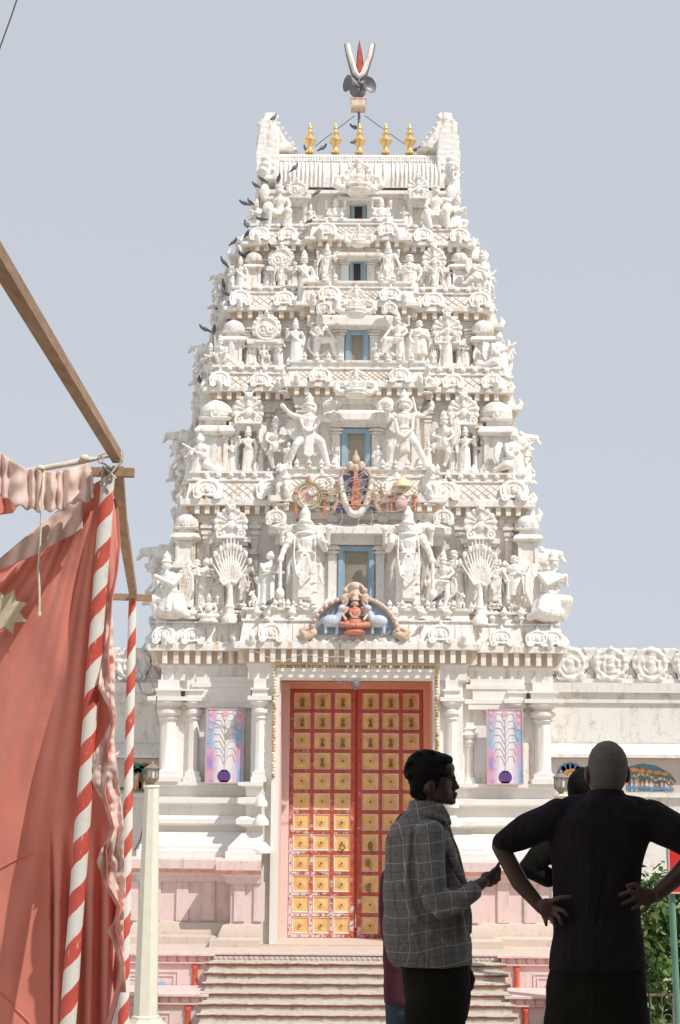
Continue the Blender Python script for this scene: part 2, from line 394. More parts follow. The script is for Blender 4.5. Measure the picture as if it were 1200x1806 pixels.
@tpl('courtier')
def _(b):
    b.cbox((0, 0, .015), (.2, .16, .03))
    torso(b, (0, 0, .52), (0, 0, .67), .1); head(b, 0, .83, -.01, .058, 'turban')
    for s in (-1, 1):
        leg(b, (s * .05, 0, .45), (s * .055, -.01, .26), (s * .055, 0, .07), .055)
    skirt(b, 0, .6, .22, .1, .13, 0, .8, 7)
    arm(b, (-.12, 0, .71), (-.16, .0, .57), (-.12, -.05, .45), .032); arm(b, (.12, 0, .71), (.16, -.01, .58), (.04, -.11, .60), .032)
@tpl('warrior')
def _(b):
    torso(b, (0, 0, .44), (-.005, 0, .62), .095); head(b, .0, .775, -.02, .058)
    b.torus((0, .01, .78), .07, .022, 16, 6, 'Y'); b.ell((0, 0, .9), (.05, .05, .04))
    leg(b, (-.06, 0, .41), (-.15, -.06, .30), (-.24, 0, .05), .062, (-.06, -.04)); leg(b, (.06, 0, .41), (.14, -.07, .34), (.22, 0, .05), .062, (.07, -.04))
    arm(b, (-.12, 0, .66), (-.22, .0, .70), (-.31, -.03, .80), .036); arm(b, (.12, 0, .66), (.23, -.01, .62), (.28, -.04, .70), .036)
    wing(b, -.1, .35, .68, -.17, .06); skirt(b, 0, .47, .32, .09, .1, 0, .8, 7)
    b.prism([(-.035, .42), (.035, .42), (.06, .18), (0, .14), (-.06, .18)], -.08, -.04)
    b.torus((0, -.04, .42), .1, .018, 18, 6, 'Y', 190, 350, .9)
    garland(b, [(-.1, -.05, .62), (-.06, -.09, .5), (0, -.1, .46), (.06, -.09, .5), (.1, -.05, .62)], .016)
@tpl('hero')
def _(b):
    torso(b, (0, 0, .45), (0, 0, .63), .09); head(b, .0, .79, -.03, .062)
    b.ell((0, -.06, .775), (.035, .035, .028)); b.torus((0, .02, .8), .085, .02, 16, 6, 'Y')
    leg(b, (-.06, 0, .42), (-.15, -.05, .27), (-.16, 0, .06), .062, (-.05, -.04)); leg(b, (.06, 0, .42), (.13, -.07, .30), (.25, 0, .05), .062, (.07, -.04))
    arm(b, (-.11, 0, .67), (-.18, .0, .60), (-.20, -.06, .72), .036); b.ell((-.2, -.05, .8), (.085, .07, .075))
    arm(b, (.11, 0, .67), (.22, -.01, .66), (.30, -.02, .74), .036); b.ell((.31, -.02, .79), (.03, .03, .06))
    b.chain([(.1, -.04, .66), (.09, -.08, .48), (.0, -.1, .38), (-.07, -.09, .42), (-.1, -.06, .6)], [.02] * 5)
    skirt(b, 0, .48, .34, .09, .1, 0, .8, 7); b.prism([(-.03, .4), (.05, .4), (.07, .2), (-.05, .2)], -.07, -.03)
    b.chain([(.05, .05, .4), (.12, .08, .5), (.14, .07, .7), (.1, .05, .9)], [.025, .022, .02, .014])
@tpl('dancer')
def _(b):
    b.lathe((-.02, 0, 0), [(.13, 0), (.14, .02), (.11, .04)], 14)
    torso(b, (-.01, 0, .47), (-.03, 0, .64), .085); head(b, -.02, .775, -.02, .055)
    leg(b, (-.05, 0, .44), (-.07, -.01, .25), (-.03, 0, .06), .06); leg(b, (.03, -.02, .45), (.17, -.1, .44), (.22, -.05, .20), .062, (.07, -.02))
    arm(b, (-.12, 0, .68), (-.17, -.01, .60), (-.1, -.07, .52), .03); arm(b, (.07, 0, .69), (.13, -.06, .58), (.23, -.08, .42), .03)
    b.torus((-.03, .02, .4), .17, .02, 20, 6, 'Y', 150, 330, 1.2)
    arm(b, (.08, .02, .7), (.16, .02, .73), (.17, -.01, .83), .024); b.ell((.17, -.01, .86), .03)
    arm(b, (-.12, .02, .7), (-.2, .02, .73), (-.2, -.01, .83), .024); b.ell((-.2, -.01, .86), .03)
    b.torus((-.01, -.01, .46), .09, .02, 16, 6, 'Z')
@tpl('seated', .011)
def _(b):
    b.lathe((0, 0, 0), [(.30, 0), (.31, .05), (.26, .08), (.28, .13)], 18)
    torso(b, (0, 0, .28), (0, 0, .52), .13); head(b, 0, .72, -.02, .08)
    for s in (-1, 1):
        b.chain([(s * .08, 0, .24), (s * .28, -.08, .22), (s * .02, -.2, .19)], [.095, .075, .05])
        arm(b, (s * .16, 0, .58), (s * .25, -.02, .42), (s * .2, -.13, .33), .042)
        arm(b, (s * .16, .02, .6), (s * .28, .02, .6), (s * .27, -.03, .73), .036); b.ell((s * .27, -.04, .79), (.05, .03, .06))
    b.ell((0, -.05, .4), (.11, .1, .1))
@tpl('kneeler', .011)
def _(b):
    torso(b, (0, 0, .34), (-.03, -.03, .58), .13); head(b, -.07, .80, -.06, .075, 'crown')
    b.chain([(-.05, 0, .3), (-.25, -.12, .3), (-.22, -.06, .06)], [.1, .075, .05]); b.chain([(.06, 0, .3), (.16, -.12, .14), (.25, .05, .06)], [.1, .075, .05])
    b.ell((0, .0, .12), (.25, .2, .12))
    for s in (-1, 1): arm(b, (-.03 + s * .15, -.02, .64), (-.06 + s * .15, -.15, .5), (-.16, -.2, .62), .045)
    wing(b, .1, .12, .8, .22, .06); b.torus((-.03, -.1, .5), .1, .02, 14, 6, 'Y', 180, 360, 1.2)
    skirt(b, 0, .38, .15, .14, .24, 0, .8, 9)
@tpl('rider', .011)
def _(b):
    torso(b, (0, 0, .38), (0, 0, .62), .115); head(b, 0, .82, -.03, .085, 'turban')
    b.chain([(-.07, 0, .35), (-.17, -.18, .38), (-.2, -.12, .04)], [.085, .07, .045]); b.chain([(.07, 0, .35), (.2, -.16, .34), (.12, -.16, .06)], [.085, .07, .045])
    arm(b, (.14, 0, .66), (.2, -.06, .5), (.14, -.15, .4), .04); arm(b, (-.14, 0, .68), (-.28, .02, .66), (-.33, .02, .82), .042)
    b.ell((-.3, .03, .83), (.1, .05, .16)); b.ell((-.22, -.03, .48), (.11, .04, .13)); b.cbox((0, .06, .2), (.38, .2, .3))
    b.ell((0, -.1, .79), (.04, .02, .015)); skirt(b, 0, .42, .3, .12, .17, 0, .9, 8)
@tpl('musician', .0105)
def _(b):
    torso(b, (0, 0, .42), (-.02, -.01, .62), .11); head(b, -.04, .80, -.03, .075, 'bun')
    skirt(b, -.02, .5, .0, .13, .16, -.04, .9, 9, -.08); b.chain([(.03, 0, .4), (.14, -.1, .3), (.3, .0, .22)], [.1, .08, .05])
    arm(b, (-.14, 0, .66), (-.18, -.1, .52), (-.2, -.16, .62), .038); arm(b, (.11, 0, .66), (.14, -.1, .5), (-.02, -.17, .52), .038)
    b.cap((.12, -.14, .44), (-.3, -.2, .7), .018); b.ell((.1, -.14, .46), (.07, .05, .07)); wing(b, .12, .25, .72, .18, .07)
@tpl('flyer', .010)
def _(b):
    torso(b, (.02, 0, .48), (-.03, -.06, .64), .1); head(b, -.03, .8, -.13, .07, 'crown')
    leg(b, (-.03, 0, .45), (-.1, -.08, .28), (-.02, .0, .08), .065); leg(b, (.07, 0, .45), (.2, -.06, .38), (.3, -.0, .28), .065, (.06, -.02))
    arm(b, (-.14, -.05, .68), (-.2, -.14, .54), (-.1, -.22, .45), .036); arm(b, (.1, -.05, .68), (.16, -.14, .56), (.02, -.22, .5), .036)
    b.ell((-.06, -.2, .42), (.06, .06, .1)); wing(b, .1, .4, .85, .16, .05); wing(b, -.13, .4, .85, -.16, .05); skirt(b, .02, .52, .36, .1, .12, 0, .9, 8)
@tpl('beast', .012)
def _(b):
    b.chain([(0, .2, .32), (0, .02, .5), (0, -.08, .72)], [.17, .16, .1]); b.ell((0, -.18, .82), (.09, .15, .1)); b.cap((0, -.25, .8), (0, -.36, .74), .06, .045)
    for s in (-1, 1):
        b.chain([(s * .08, -.04, .52), (s * .1, -.2, .42), (s * .1, -.18, .28)], [.06, .05, .04]); b.chain([(s * .09, .18, .3), (s * .11, .05, .18), (s * .1, .12, .03)], [.09, .06, .045])
        b.cap((s * .06, -.12, .9), (s * .09, -.08, .98), .03, .012)
    for k in range(5): b.ell((0, .0 - .03 * k, .6 + .07 * k), (.05, .07, .05))
    b.cap((0, .35, .3), (0, .42, .62), .03, .03); b.cbox((0, .1, .02), (.3, .5, .04)); b.torus((0, -.02, .62), .13, .03, 14, 6, 'Z')
@tpl('yali_head', .012)
def _(b):
    b.ell((0, 0, .55), (.2, .25, .2)); b.cap((0, -.1, .6), (0, -.42, .62), .13, .07); b.cap((0, -.4, .62), (0, -.5, .5), .06, .035); b.cap((0, -.1, .42), (0, -.34, .38), .07, .05)
    for s in (-1, 1):
        b.ell((s * .13, -.1, .68), .06); b.cap((s * .1, .05, .7), (s * .16, .12, .88), .05, .02); b.cap((s * .08, -.28, .55), (s * .08, -.3, .42), .025, .01)
    b.chain([(0, .1, .5), (0, .08, .2), (0, .0, .0)], [.18, .15, .12])
@tpl('palm', .009)
def _(b):
    b.lathe((0, 0, 0), [(.13, 0), (.13, .06), (.08, .12), (.055, .3), (.04, .5)], 12); b.torus((0, 0, .2), .065, .02, 14, 6, 'Z')
    rr = random.Random(3)
    for k in range(13):
        a = R(-62 + k * 10.3); L = .5 + .06 * math.cos(a)
        x, z = math.sin(a), math.cos(a)
        b.chain([(0, 0, .42), (x * L * .35, -.03, .45 + z * L * .45), (x * L * .62, -.01, .46 + z * L)], [.026, .02, .012], 6)
    b.prism([(-.04, .45), (-.2, .82), (-.14, .95), (0, .98), (.14, .95), (.2, .82), (.04, .45)], .03, .06)
    for k in range(8): a = R(-60 + k * 17); b.ell((.38 * math.sin(a), -.03, .55 + .38 * math.cos(a)), (.035, .03, .045), 8, 5)
    arm(b, (-.02, -.03, .5), (-.1, -.05, .46), (-.17, -.05, .52), .02); arm(b, (.02, -.03, .5), (.1, -.05, .48), (.17, -.05, .56), .02)
@tpl('fan_crest', .012)
def _(b):
    # scalloped fan rising from a scroll base, lion face on top; about 1 wide, 1 tall
    pts = []
    for k in range(25):
        a = R(-20 + 220 * k / 24); r = .46 + (.03 if k % 2 else -.01); pts.append((r * math.cos(a), .42 + r * .95 * math.sin(a)))
    b.prism([(.3, .05)] + pts + [(-.3, .05)], 0, .09)
    for k in range(9):
        a = R(-15 + 210 * k / 8); b.ell((.42 * math.cos(a), -.01, .42 + .4 * math.sin(a)), (.085, .05, .085), 10, 6)
    for k in range(7):
        a = R(10 + 160 * k / 6); b.cap((.16 * math.cos(a), -.02, .45 + .14 * math.sin(a)), (.34 * math.cos(a), -.01, .45 + .32 * math.sin(a)), .025, .035, 6)
    b.ell((0, -.03, .38), (.13, .07, .15)); b.ell((0, -.05, .58), (.07, .06, .08)); crown(b, 0, .62, -.04, .16, .06)
    for s in (-1, 1): b.torus((s * .3, -.01, .14), .1, .04, 16, 6); b.ell((s * .3, -.02, .14), .05); b.cap((s * .1, -.04, .4), (s * .22, -.06, .3), .04)
    b.ell((0, -.03, .88), (.13, .1, .12)); b.ell((0, -.1, .84), (.07, .06, .05))
    for s in (-1, 1): b.ell((s * .06, -.11, .92), .035); b.cap((s * .09, 0, .95), (s * .16, 0, 1.05), .035, .015)
    b.cbox((0, .02, .03), (.8, .16, .06))
@tpl('swirl_crest', .012)
def _(b):
    pts = []
    for k in range(29):
        a = R(-30 + 240 * k / 28); r = .47 + (.035 if k % 2 else 0); pts.append((r * math.cos(a), .45 + r * math.sin(a)))
    b.prism(pts, 0, .08); b.torus((0, -.01, .45), .36, .05, 24, 6); b.torus((-.12, -.02, .42), .14, .035, 18, 6, 'Y', 0, 300); b.torus((.14, -.02, .45), .13, .035, 18, 6, 'Y', 120, 400)
    b.ell((-.12, -.02, .42), .06); b.ell((.14, -.02, .45), .06)
    for k in range(11):
        a = R(-20 + 220 * k / 10); b.ell((.44 * math.cos(a), -.0, .45 + .44 * math.sin(a)), .055, 8, 5)
    b.cap((0, 0, .9), (0, 0, 1.02), .1, .05); b.ell((0, -.06, .95), .07); b.cbox((0, .03, .04), (.75, .14, .08))
@tpl('scroll', .014)
def _(b):
    # horseshoe arch ornament lying against the cornice slope
    b.prism([(.46 * math.cos(R(a)), .38 + .46 * math.sin(R(a))) for a in range(-35, 216, 12)], 0, .1)
    b.torus((0, -.01, .4), .33, .06, 22, 6, 'Y', -40, 220); b.torus((0, -.01, .4), .18, .04, 18, 6, 'Y', -40, 220)
    for s in (-1, 1): b.torus((s * .3, -.02, .12), .1, .05, 14, 6); b.ell((s * .3, -.02, .12), .06)
    b.ell((0, -.03, .4), (.1, .06, .14)); b.cap((0, 0, .82), (0, 0, .98), .08, .03)
def shrine_mesh(rib, name):
    b = MB(); w = .24
    b.cbox((0, 0, .03), (w * 2.0, w * 2.0, .06)); b.cbox((0, 0, .08), (w * 1.75, w * 1.75, .05))
    b.cbox((0, 0, .28), (w * 1.35, w * 1.35, .36))
    for s in (-1, 1):
        b.cbox((s * w * .62, -w * .68, .27), (w * .26, .04, .34)); b.cbox((s * w * .62, -w * .7, .43), (w * .38, .06, .04))
    poly = [(-w * .72, -w * .72), (w * .72, -w * .72), (w * .72, w * .72), (-w * .72, w * .72)]
    b.sweep(poly, [(0, .45), (.05, .46), (.1, .49), (.1, .51), (.06, .56), (0, .58)], True)
    b.cbox((0, 0, .61), (w * 1.2, w * 1.2, .08)); b.sweep([(x * .85, y * .85) for x, y in poly], [(0, .64), (.07, .65), (.08, .67), (.02, .69)], True)
    n = 24; prof = [(.15, .68), (.205, .71), (.22, .76), (.2, .82), (.15, .87), (.08, .91), (.04, .93)]
    vs = []
    for i, (r, z) in enumerate(prof):
        for k in range(n):
            a = 2 * math.pi * k / n; q = r * (1 + (.05 if rib and k % 2 else 0)); vs.append((q * math.cos(a), q * math.sin(a), z))
    b.add(vs, [(i * n + k, i * n + (k + 1) % n, (i + 1) * n + (k + 1) % n, (i + 1) * n + k) for i in range(len(prof) - 1) for k in range(n)])
    b.lathe((0, 0, .92), [(.06, 0), (.035, .02), (.05, .045), (.02, .07), (.01, .09)], 12)
    for a in range(4):
        q = Matrix.Rotation(R(90 * a), 4, 'Z'); b.T = q; b.torus((0, -.2, .72), .055, .02, 12, 6); b.ell((0, -.2, .72), (.04, .03, .04), 8, 5)
        b.cap((0, -.2, .78), (0, -.2, .82), .02, .006, 6); b.T = None
    return b.mesh(name, ['white'], 35)
T['shrine_ribbed'] = shrine_mesh(True, 'shrine_ribbed'); T['shrine_smooth'] = shrine_mesh(False, 'shrine_smooth')
@tpl('throne_crest', .011)
def _(b):
    # seated deity between two curling beasts; 1 wide .85 tall
    b.lathe((0, 0, 0), [(.22, 0), (.26, .06), (.2, .1), (.26, .16)], 16)
    torso(b, (0, -.02, .24), (0, -.02, .4), .09); head(b, 0, .55, -.04, .06)
    for s in (-1, 1):
        b.chain([(s * .05, 0, .22), (s * .2, -.1, .2), (s * .02, -.18, .18)], [.06, .05, .035]); arm(b, (s * .11, 0, .44), (s * .18, -.04, .34), (s * .14, -.12, .38), .028)
        b.chain([(s * .3, 0, .1), (s * .44, 0, .2), (s * .42, 0, .38), (s * .3, 0, .42), (s * .28, 0, .34)], [.08, .08, .06, .05, .035]); b.ell((s * .28, -.02, .12), (.12, .08, .1))
        b.chain([(s * .2, .04, .3), (s * .24, .04, .5), (s * .12, .04, .66), (0, .04, .72)], [.035, .035, .035, .04])
        for k in range(5): a = R(20 + k * 25); b.ell((s * .25 * math.cos(a), .03, .45 + .3 * math.sin(a)), .045, 8, 5)
    b.ell((0, .02, .76), (.08, .06, .07)); crown(b, 0, .76, .0, .12, .05)
@tpl('urn', .03, 1, ('statue',), 0)
def _(b):
    b.lathe((0, 0, 0), [(.3, 0), (.3, .08), (.15, .16), (.34, .4), (.36, .55), (.18, .72), (.2, .78), (.08, .92), (.03, 1.0)], 14)
# ================================================================ the temple tower
TX = 0.32; Y0 = 28.0; TYC = 31.3          # tower axis, front wall plane of the base, middle of its depth
GZ = -2.45                                 # courtyard ground
PZ = zz(1681, 26.1)                        # terrace in front of the door
tower = root('temple_tower', (TX, TYC, PZ), 'white tiered temple gateway tower crowded with stucco figures above the red door', 'temple tower')
def plan(hw, hd, bw, p, sp=.3):
    sb = hd * .45
    q = [(-hw, -hd), (-bw, -hd), (-bw, -hd - p), (bw, -hd - p), (bw, -hd), (hw, -hd), (hw, -sb), (hw + sp, -sb), (hw + sp, sb), (hw, sb), (hw, hd), (-hw, hd), (-hw, sb), (-hw - sp, sb), (-hw - sp, -sb), (-hw, -sb)]
    return [(TX + x, TYC + y) for x, y in q]
#        dent, edge0, edge1, slopetop, ledge, half px, bay half px
COR = {5: (1173, 1150, 1138, 1104, 1080, 368, 212), 4: (909, 893, 882, 854, 836, 311, 152), 3: (707, 692, 684, 666, 650, 271, 134),
       2: (564, 549, 541, 524, 511, 235, 106), 1: (445, 433, 426, 412, 402, 203, 92)}
WALLY = {6: 28.0, 5: 28.4, 4: 28.95, 3: 29.45, 2: 29.9, 1: 30.3}    # side wall plane below cornice k is WALLY[k+1]
BAYP = {6: .5, 5: .42, 4: .38, 3: .34, 2: .3, 1: .26}
SL = .28                                                            # slab overhang
info = {}
for k, (d0, e0, e1, s1, l1, hp, bp) in COR.items():
    yl = WALLY[k + 1]; ye = yl - SL; m = mpp(e0, ye)
    hw = hp * m - SL; bw = bp * m - SL
    info[k] = dict(ylow=yl, ye=ye, hw=hw, bw=bw, hd=TYC - yl, zd=zz(d0, yl - .15), z0=zz(e0, ye), z1=zz(e1, ye), z2=zz(s1, yl), z3=zz(l1, yl + .05), p=BAYP[k + 1])
ZB = zz(1386, 27.85)   # top of plinth mouldings where the pilasters stand
def strip(b, pts, prof):
    n = len(pts); rings = []
    for off, z in prof:
        for k in range(n):
            b0 = V(pts[k]); d1 = (b0 - V(pts[k - 1])).normalized() if k else None; d2 = (V(pts[k + 1]) - b0).normalized() if k < n - 1 else None
            d1 = d1 or d2; d2 = d2 or d1; n1 = V((d1.y, -d1.x)); n2 = V((d2.y, -d2.x)); mm = n1 + n2; mm = mm / max(mm.dot(n1), .2); q = b0 + mm * off
            rings.append((q.x, q.y, z))
    fs = [(i * n + k, (i + 1) * n + k, (i + 1) * n + k + 1, i * n + k + 1) for i in range(len(prof) - 1) for k in range(n - 1)]
    b.add(rings, fs)
up_z = {}
for k in (5, 4, 3, 2, 1):
    i = info[k]
    zlow = ZB - .05 if k == 5 else info[k + 1]['z3'] - .05
    b = MB()
    pl = plan(i['hw'], i['hd'], i['bw'], i['p'])
    # wall band under the cornice, architrave, dentil course, slab, sloping kapota, ledge
    if k < 5: b.sweep(pl, [(0, zlow), (.08, zlow), (.08, zlow + .1), (.03, zlow + .14), (0, zlow + .15), (0, i['zd'] - .14), (.05, i['zd'] - .13), (.05, i['zd'] - .04), (.09, i['zd'] - .02), (.09, i['zd'])])
    else:
        gap = i['bw'] - .04            # doorway cut: side pieces only, the bay is built with the door
        q0 = [q for q in pl if not (abs(q[0] - TX) <= i['bw'] + .001 and q[1] < TYC - i['hd'] + .01)]
        q0 = q0[q0.index((TX + i['hw'], TYC - i['hd'])):] + q0[:q0.index((TX + i['hw'], TYC - i['hd']))]
        q0 = [(TX + i['bw'] - .05, TYC - i['hd'])] + q0 + [(TX - i['bw'] + .05, TYC - i['hd'])]
        strip(b, q0,
                [(0, PZ), (0, i['zd'] - .3), (.07, i['zd'] - .28), (.07, i['zd'] - .06), (.1, i['zd'] - .04), (.1, i['zd'])])
    b.build('wall', 'white', tower, 30)
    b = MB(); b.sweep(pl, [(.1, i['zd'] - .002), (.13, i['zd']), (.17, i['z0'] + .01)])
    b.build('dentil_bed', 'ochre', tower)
    b = MB(); zs = i['z2']; z3 = i['z3']
    b.sweep(pl, [(.16, i['z0'] + .004), (SL, i['z0']), (SL + .02, i['z0'] + .01), (SL + .02, i['z1'] - .01), (SL - .01, i['z1']), (SL - .07, i['z1'] + .02), (.16, zs - .02), (.15, zs), (.19, zs + .01), (.19, zs + .04), (.12, zs + .05), (.1, z3 - .05), (.16, z3 - .04), (.16, z3), (-.6, z3 + .002)])
    # dentils
    n = len(pl); dh = i['z0'] - i['zd']
    for a in range(n):
        A, B = V(pl[a]), V(pl[(a + 1) % n]); L = (B - A).length; d = (B - A) / L; nn = V((d.y, -d.x))
        if nn.y > .5: continue
        c = max(1, int(L / .175))
        for j in range(c + 1):
            q = A + d * (L * j / c)
            r_ = V((q.x + nn.x * .19, q.y + nn.y * .19))
            if abs(nn.y) > .5: b.cbox((r_.x, r_.y, i['zd'] + dh * .5), (.085, .12, dh * .98))
            else: b.cbox((r_.x, r_.y, i['zd'] + dh * .5), (.12, .085, dh * .98))
    # relief on the kapota slope and beads on the ledge (front and flanks)
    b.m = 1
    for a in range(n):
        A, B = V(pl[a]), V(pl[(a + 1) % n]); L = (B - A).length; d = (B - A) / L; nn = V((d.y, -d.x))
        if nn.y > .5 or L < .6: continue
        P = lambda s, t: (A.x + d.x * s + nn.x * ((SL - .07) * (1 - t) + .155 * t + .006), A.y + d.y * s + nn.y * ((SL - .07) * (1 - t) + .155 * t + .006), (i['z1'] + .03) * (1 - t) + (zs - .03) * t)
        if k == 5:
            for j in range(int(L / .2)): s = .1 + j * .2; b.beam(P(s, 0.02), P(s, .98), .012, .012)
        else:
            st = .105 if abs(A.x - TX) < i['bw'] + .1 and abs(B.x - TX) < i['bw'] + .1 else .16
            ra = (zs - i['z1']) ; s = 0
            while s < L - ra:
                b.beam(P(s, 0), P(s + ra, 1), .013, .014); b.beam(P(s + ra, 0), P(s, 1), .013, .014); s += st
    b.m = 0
    for a in range(n):
        A, B = V(pl[a]), V(pl[(a + 1) % n]); L = (B - A).length; d = (B - A) / L; nn = V((d.y, -d.x))
        if nn.y > .5 or L < .3: continue
        st = .22; c = int(L / st)
        front = abs(A.x - TX) < i['bw'] + .1 and abs(B.x - TX) < i['bw'] + .1
        for j in range(c):
            if front and abs((L - (c - 1) * st) / 2 + j * st - L / 2) < .32 and L > 1: continue
            s = (L - (c - 1) * st) / 2 + j * st; x, y = A.x + d.x * s + nn.x * .17, A.y + d.y * s + nn.y * .17
            if front: b.lathe((x, y, z3 - .02), [(.04, 0), (.05, .02), (.028, .045), (.048, .08), (.038, .115), (.016, .14), (.008, .165)], 8)
            else: b.ell((x, y, z3 - (z3 - zs) * .5 + .01), (.055, .055, .05), 10, 6)
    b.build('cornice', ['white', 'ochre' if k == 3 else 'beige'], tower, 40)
# ---- pilasters and niches on tier walls
def pilaster(b, x, y, z0, z1, w, pr=.07):
    h = z1 - z0; b.cut()
    b.box((x - w * .75, y - pr * 1.5, z0), (x + w * .75, y, z0 + h * .07)); b.box((x - w * .6, y - pr * 1.2, z0 + h * .07), (x + w * .6, y, z0 + h * .11))
    b.box((x - w / 2, y - pr, z0 + h * .11), (x + w / 2, y, z1 - h * .2))
    zc = z1 - h * .2
    for a, c, q in ((0, .03, 1.15), (.03, .055, .9), (.055, .1, 1.4), (.1, .125, 1.0), (.125, .165, 1.75), (.165, .2, 1.3)):
        b.box((x - w / 2 * q, y - pr * q * 1.1, zc + h * a), (x + w / 2 * q, y, zc + h * c))
for k in (4, 3, 2, 1):
    i = info[k]; j = info[k + 1]; zb = j['z3'] + .1; zt = i['zd'] - .13; y = i['ylow']
    b = MB()
    b2 = MB()
    span = i['hw'] - i['bw']; 
    for s in (-1, 1):
        for f in (.12, .36, .64, .9): pilaster(b, TX + s * (i['bw'] + span * f), y, zb, zt, .12)
        b.cut(); b.box((TX + s * (i['bw'] + span * .3), y - .16, zb + (zt - zb) * .62), (TX + s * (i['bw'] + span * .72), y + .0, zb + (zt - zb) * .68))
        pilaster(b, TX + s * (i['bw'] - .08), y - i['p'], zb, zt, .13)
    # flanks
    for s in (-1, 1):
        for f in (-.9, -.65, -.35, 0, .35, .65):
            x = TX + s * i['hw'] + (s * .3 if abs(f) < .45 else 0); yy = TYC + f * i['hd']
            b.cut(); b.cbox((x + s * .03, yy, (zb + zt) / 2), (.08, .12, zt - zb)); b.cbox((x + s * .05, yy, zt - .1), (.14, .2, .06))
    build_pieces(b, 'pilaster', 'white', tower)
# ---- central windows with canopy
WIN = {5: (597, 660, 965, 1066, 920, 942, 475, 795), 4: (603, 653, 758, 832, 719, 741, 572, 692), 3: (610, 650, 585, 648, 548, 574, 560, 700), 2: (618, 645, 463, 510, 440, 452, 590, 672), 1: (620, 645, 357, 401, 343, 353, 596, 672)}
for k, (x0, x1, y0, y1, c0, c1, cx0, cx1) in WIN.items():
    i = info[max(k - 1, 1)] if k > 1 else None
    if k == 5: yw = info[4]['ylow'] - info[4]['p']
    elif k > 1: yw = info[k - 1]['ylow'] - info[k - 1]['p']
    else: yw = 30.49
    ym = (y0 + y1) / 2; A = pt(x0, ym, yw); B = pt(x1, ym, yw); zt = zz(y0, yw); zb = zz(y1, yw); xa, xb = A.x, B.x; fw = .085 if k > 2 else .036
    b = MB()
    b.box((xa, yw - .07, zb), (xa + fw, yw + .05, zt)); b.box((xb - fw, yw - .07, zb), (xb, yw + .05, zt)); b.box((xa + fw, yw - .07, zt - fw), (xb - fw, yw + .05, zt)); b.box((xa + fw, yw - .07, zb), (xb - fw, yw + .05, zb + .05))
    b.box((xa + fw, yw - .045, zb + .05), (xa + fw + .03, yw + .03, zt - fw)); b.box((xb - fw - .03, yw - .045, zb + .05), (xb - fw, yw + .03, zt - fw))
    wn = b.build('window', 'blue', tower)
    b = MB(); b.box((xa + fw + .03, yw - .025, zb + .05), (xb - fw - .03, yw - .012, zt - fw)); b.build('pane', 'dark' if k < 3 else 'glass', wn)  # upper two are dark sheets painting the shaded interior of open windows
    if k == 2:
        b = MB(); b.box((xb - fw - .06, yw - .035, zb + .055), (xb - fw - .03, yw - .026, zt - fw - .005)); b.build('shutter', 'blue', wn)
    b = MB(); ww = .15
    for s, x in ((-1, xa), (1, xb)): pilaster(b, x + s * (ww / 2 + .03), yw, zb, zt + .02, ww, .06)
    build_pieces(b, 'window_pilaster', 'white', tower)
    b = MB(); z0, z1 = zz(c1, yw - .3), zz(c0, yw - .3); X0, X1 = pt(cx0, c1, yw - .3).x, pt(cx1, c1, yw - .3).x; zc = zt + .03
    d = .3
    b.box((X0 + .1, yw - .1, zc), (X1 - .1, yw + .02, z0))
    b.sweep([(X0 + d, yw), (X0 + d, yw - .01), (X1 - d, yw - .01), (X1 - d, yw)][::1], [(.0, z0 - .03), (d, z0), (d + .012, z0 + .012), (d + .012, z0 + (z1 - z0) * .55), (d - .06, z0 + (z1 - z0) * .7), (.12, z1), (0, z1 + .01)], True)
    b.build('window_canopy', 'white', tower, 30)
# ---- roof: barrel vault with horned gables and gilded finials
RY = 31.3
zr0, zr1 = zz(340, 30.45), zz(279, RY); xl, xr = pt(500, 300, RY).x - .12, pt(770, 300, RY).x + .12
i = info[1]; b = MB()
b.box((xl - .1, RY - .8, i['z3'] - .05), (xr + .1, RY + .8, zr0)); b.build('wall', 'white', tower)
b = MB(); rh = zr1 - zr0
rp = plan(.1, .1, .1, .1)
rect = [(xl - .1, RY - .8), (xr + .1, RY - .8), (xr + .1, RY + .8), (xl - .1, RY + .8)]
b.sweep(rect, [(0, zr0 - .12), (.1, zr0 - .1), (.22, zr0 - .08), (.22, zr0 - .01), (.1, zr0 + .03), (-.3, zr0 + .05)], True)
prof = []
for a in range(-15, 196, 7): prof.append((.83 * math.cos(R(a)), max(zr0 + .04, zr0 + rh * .30 + rh * .70 * math.sin(R(a)))))
n = len(prof)
b.add([(xl, RY - y, z) for y, z in prof] + [(xr, RY - y, z) for y, z in prof], [(k, k + n, k + 1 + n, k + 1) for k in range(n - 1)] + [tuple(range(n))[::-1], tuple(range(n, 2 * n))])
b.build('roof', 'white', tower, 30)
b = MB(); nb = 38
for k in range(nb):
    x = xl + .1 + (xr - xl - .2) * k / (nb - 1)
    if abs(x - TX) < .62 and k % 2: continue
    pts = [(x, RY - .83 * math.cos(R(a)) - .014, zr0 + rh * .30 + rh * .70 * math.sin(R(a))) for a in (-14, 0, 10, 20, 28)]
    b.tube(pts, .021, 6)
for row, (a, r_) in enumerate(((31, .034), (37, .026), (43, .036))):
    for k in range(60):
        x = xl + .05 + (xr - xl - .1) * k / 59; b.ell((x, RY - .83 * math.cos(R(a)) - .01, zr0 + rh * .30 + rh * .70 * math.sin(R(a))), (r_, r_, r_), 7, 4)
b.build('roof_ribs', 'white', tower, 60)
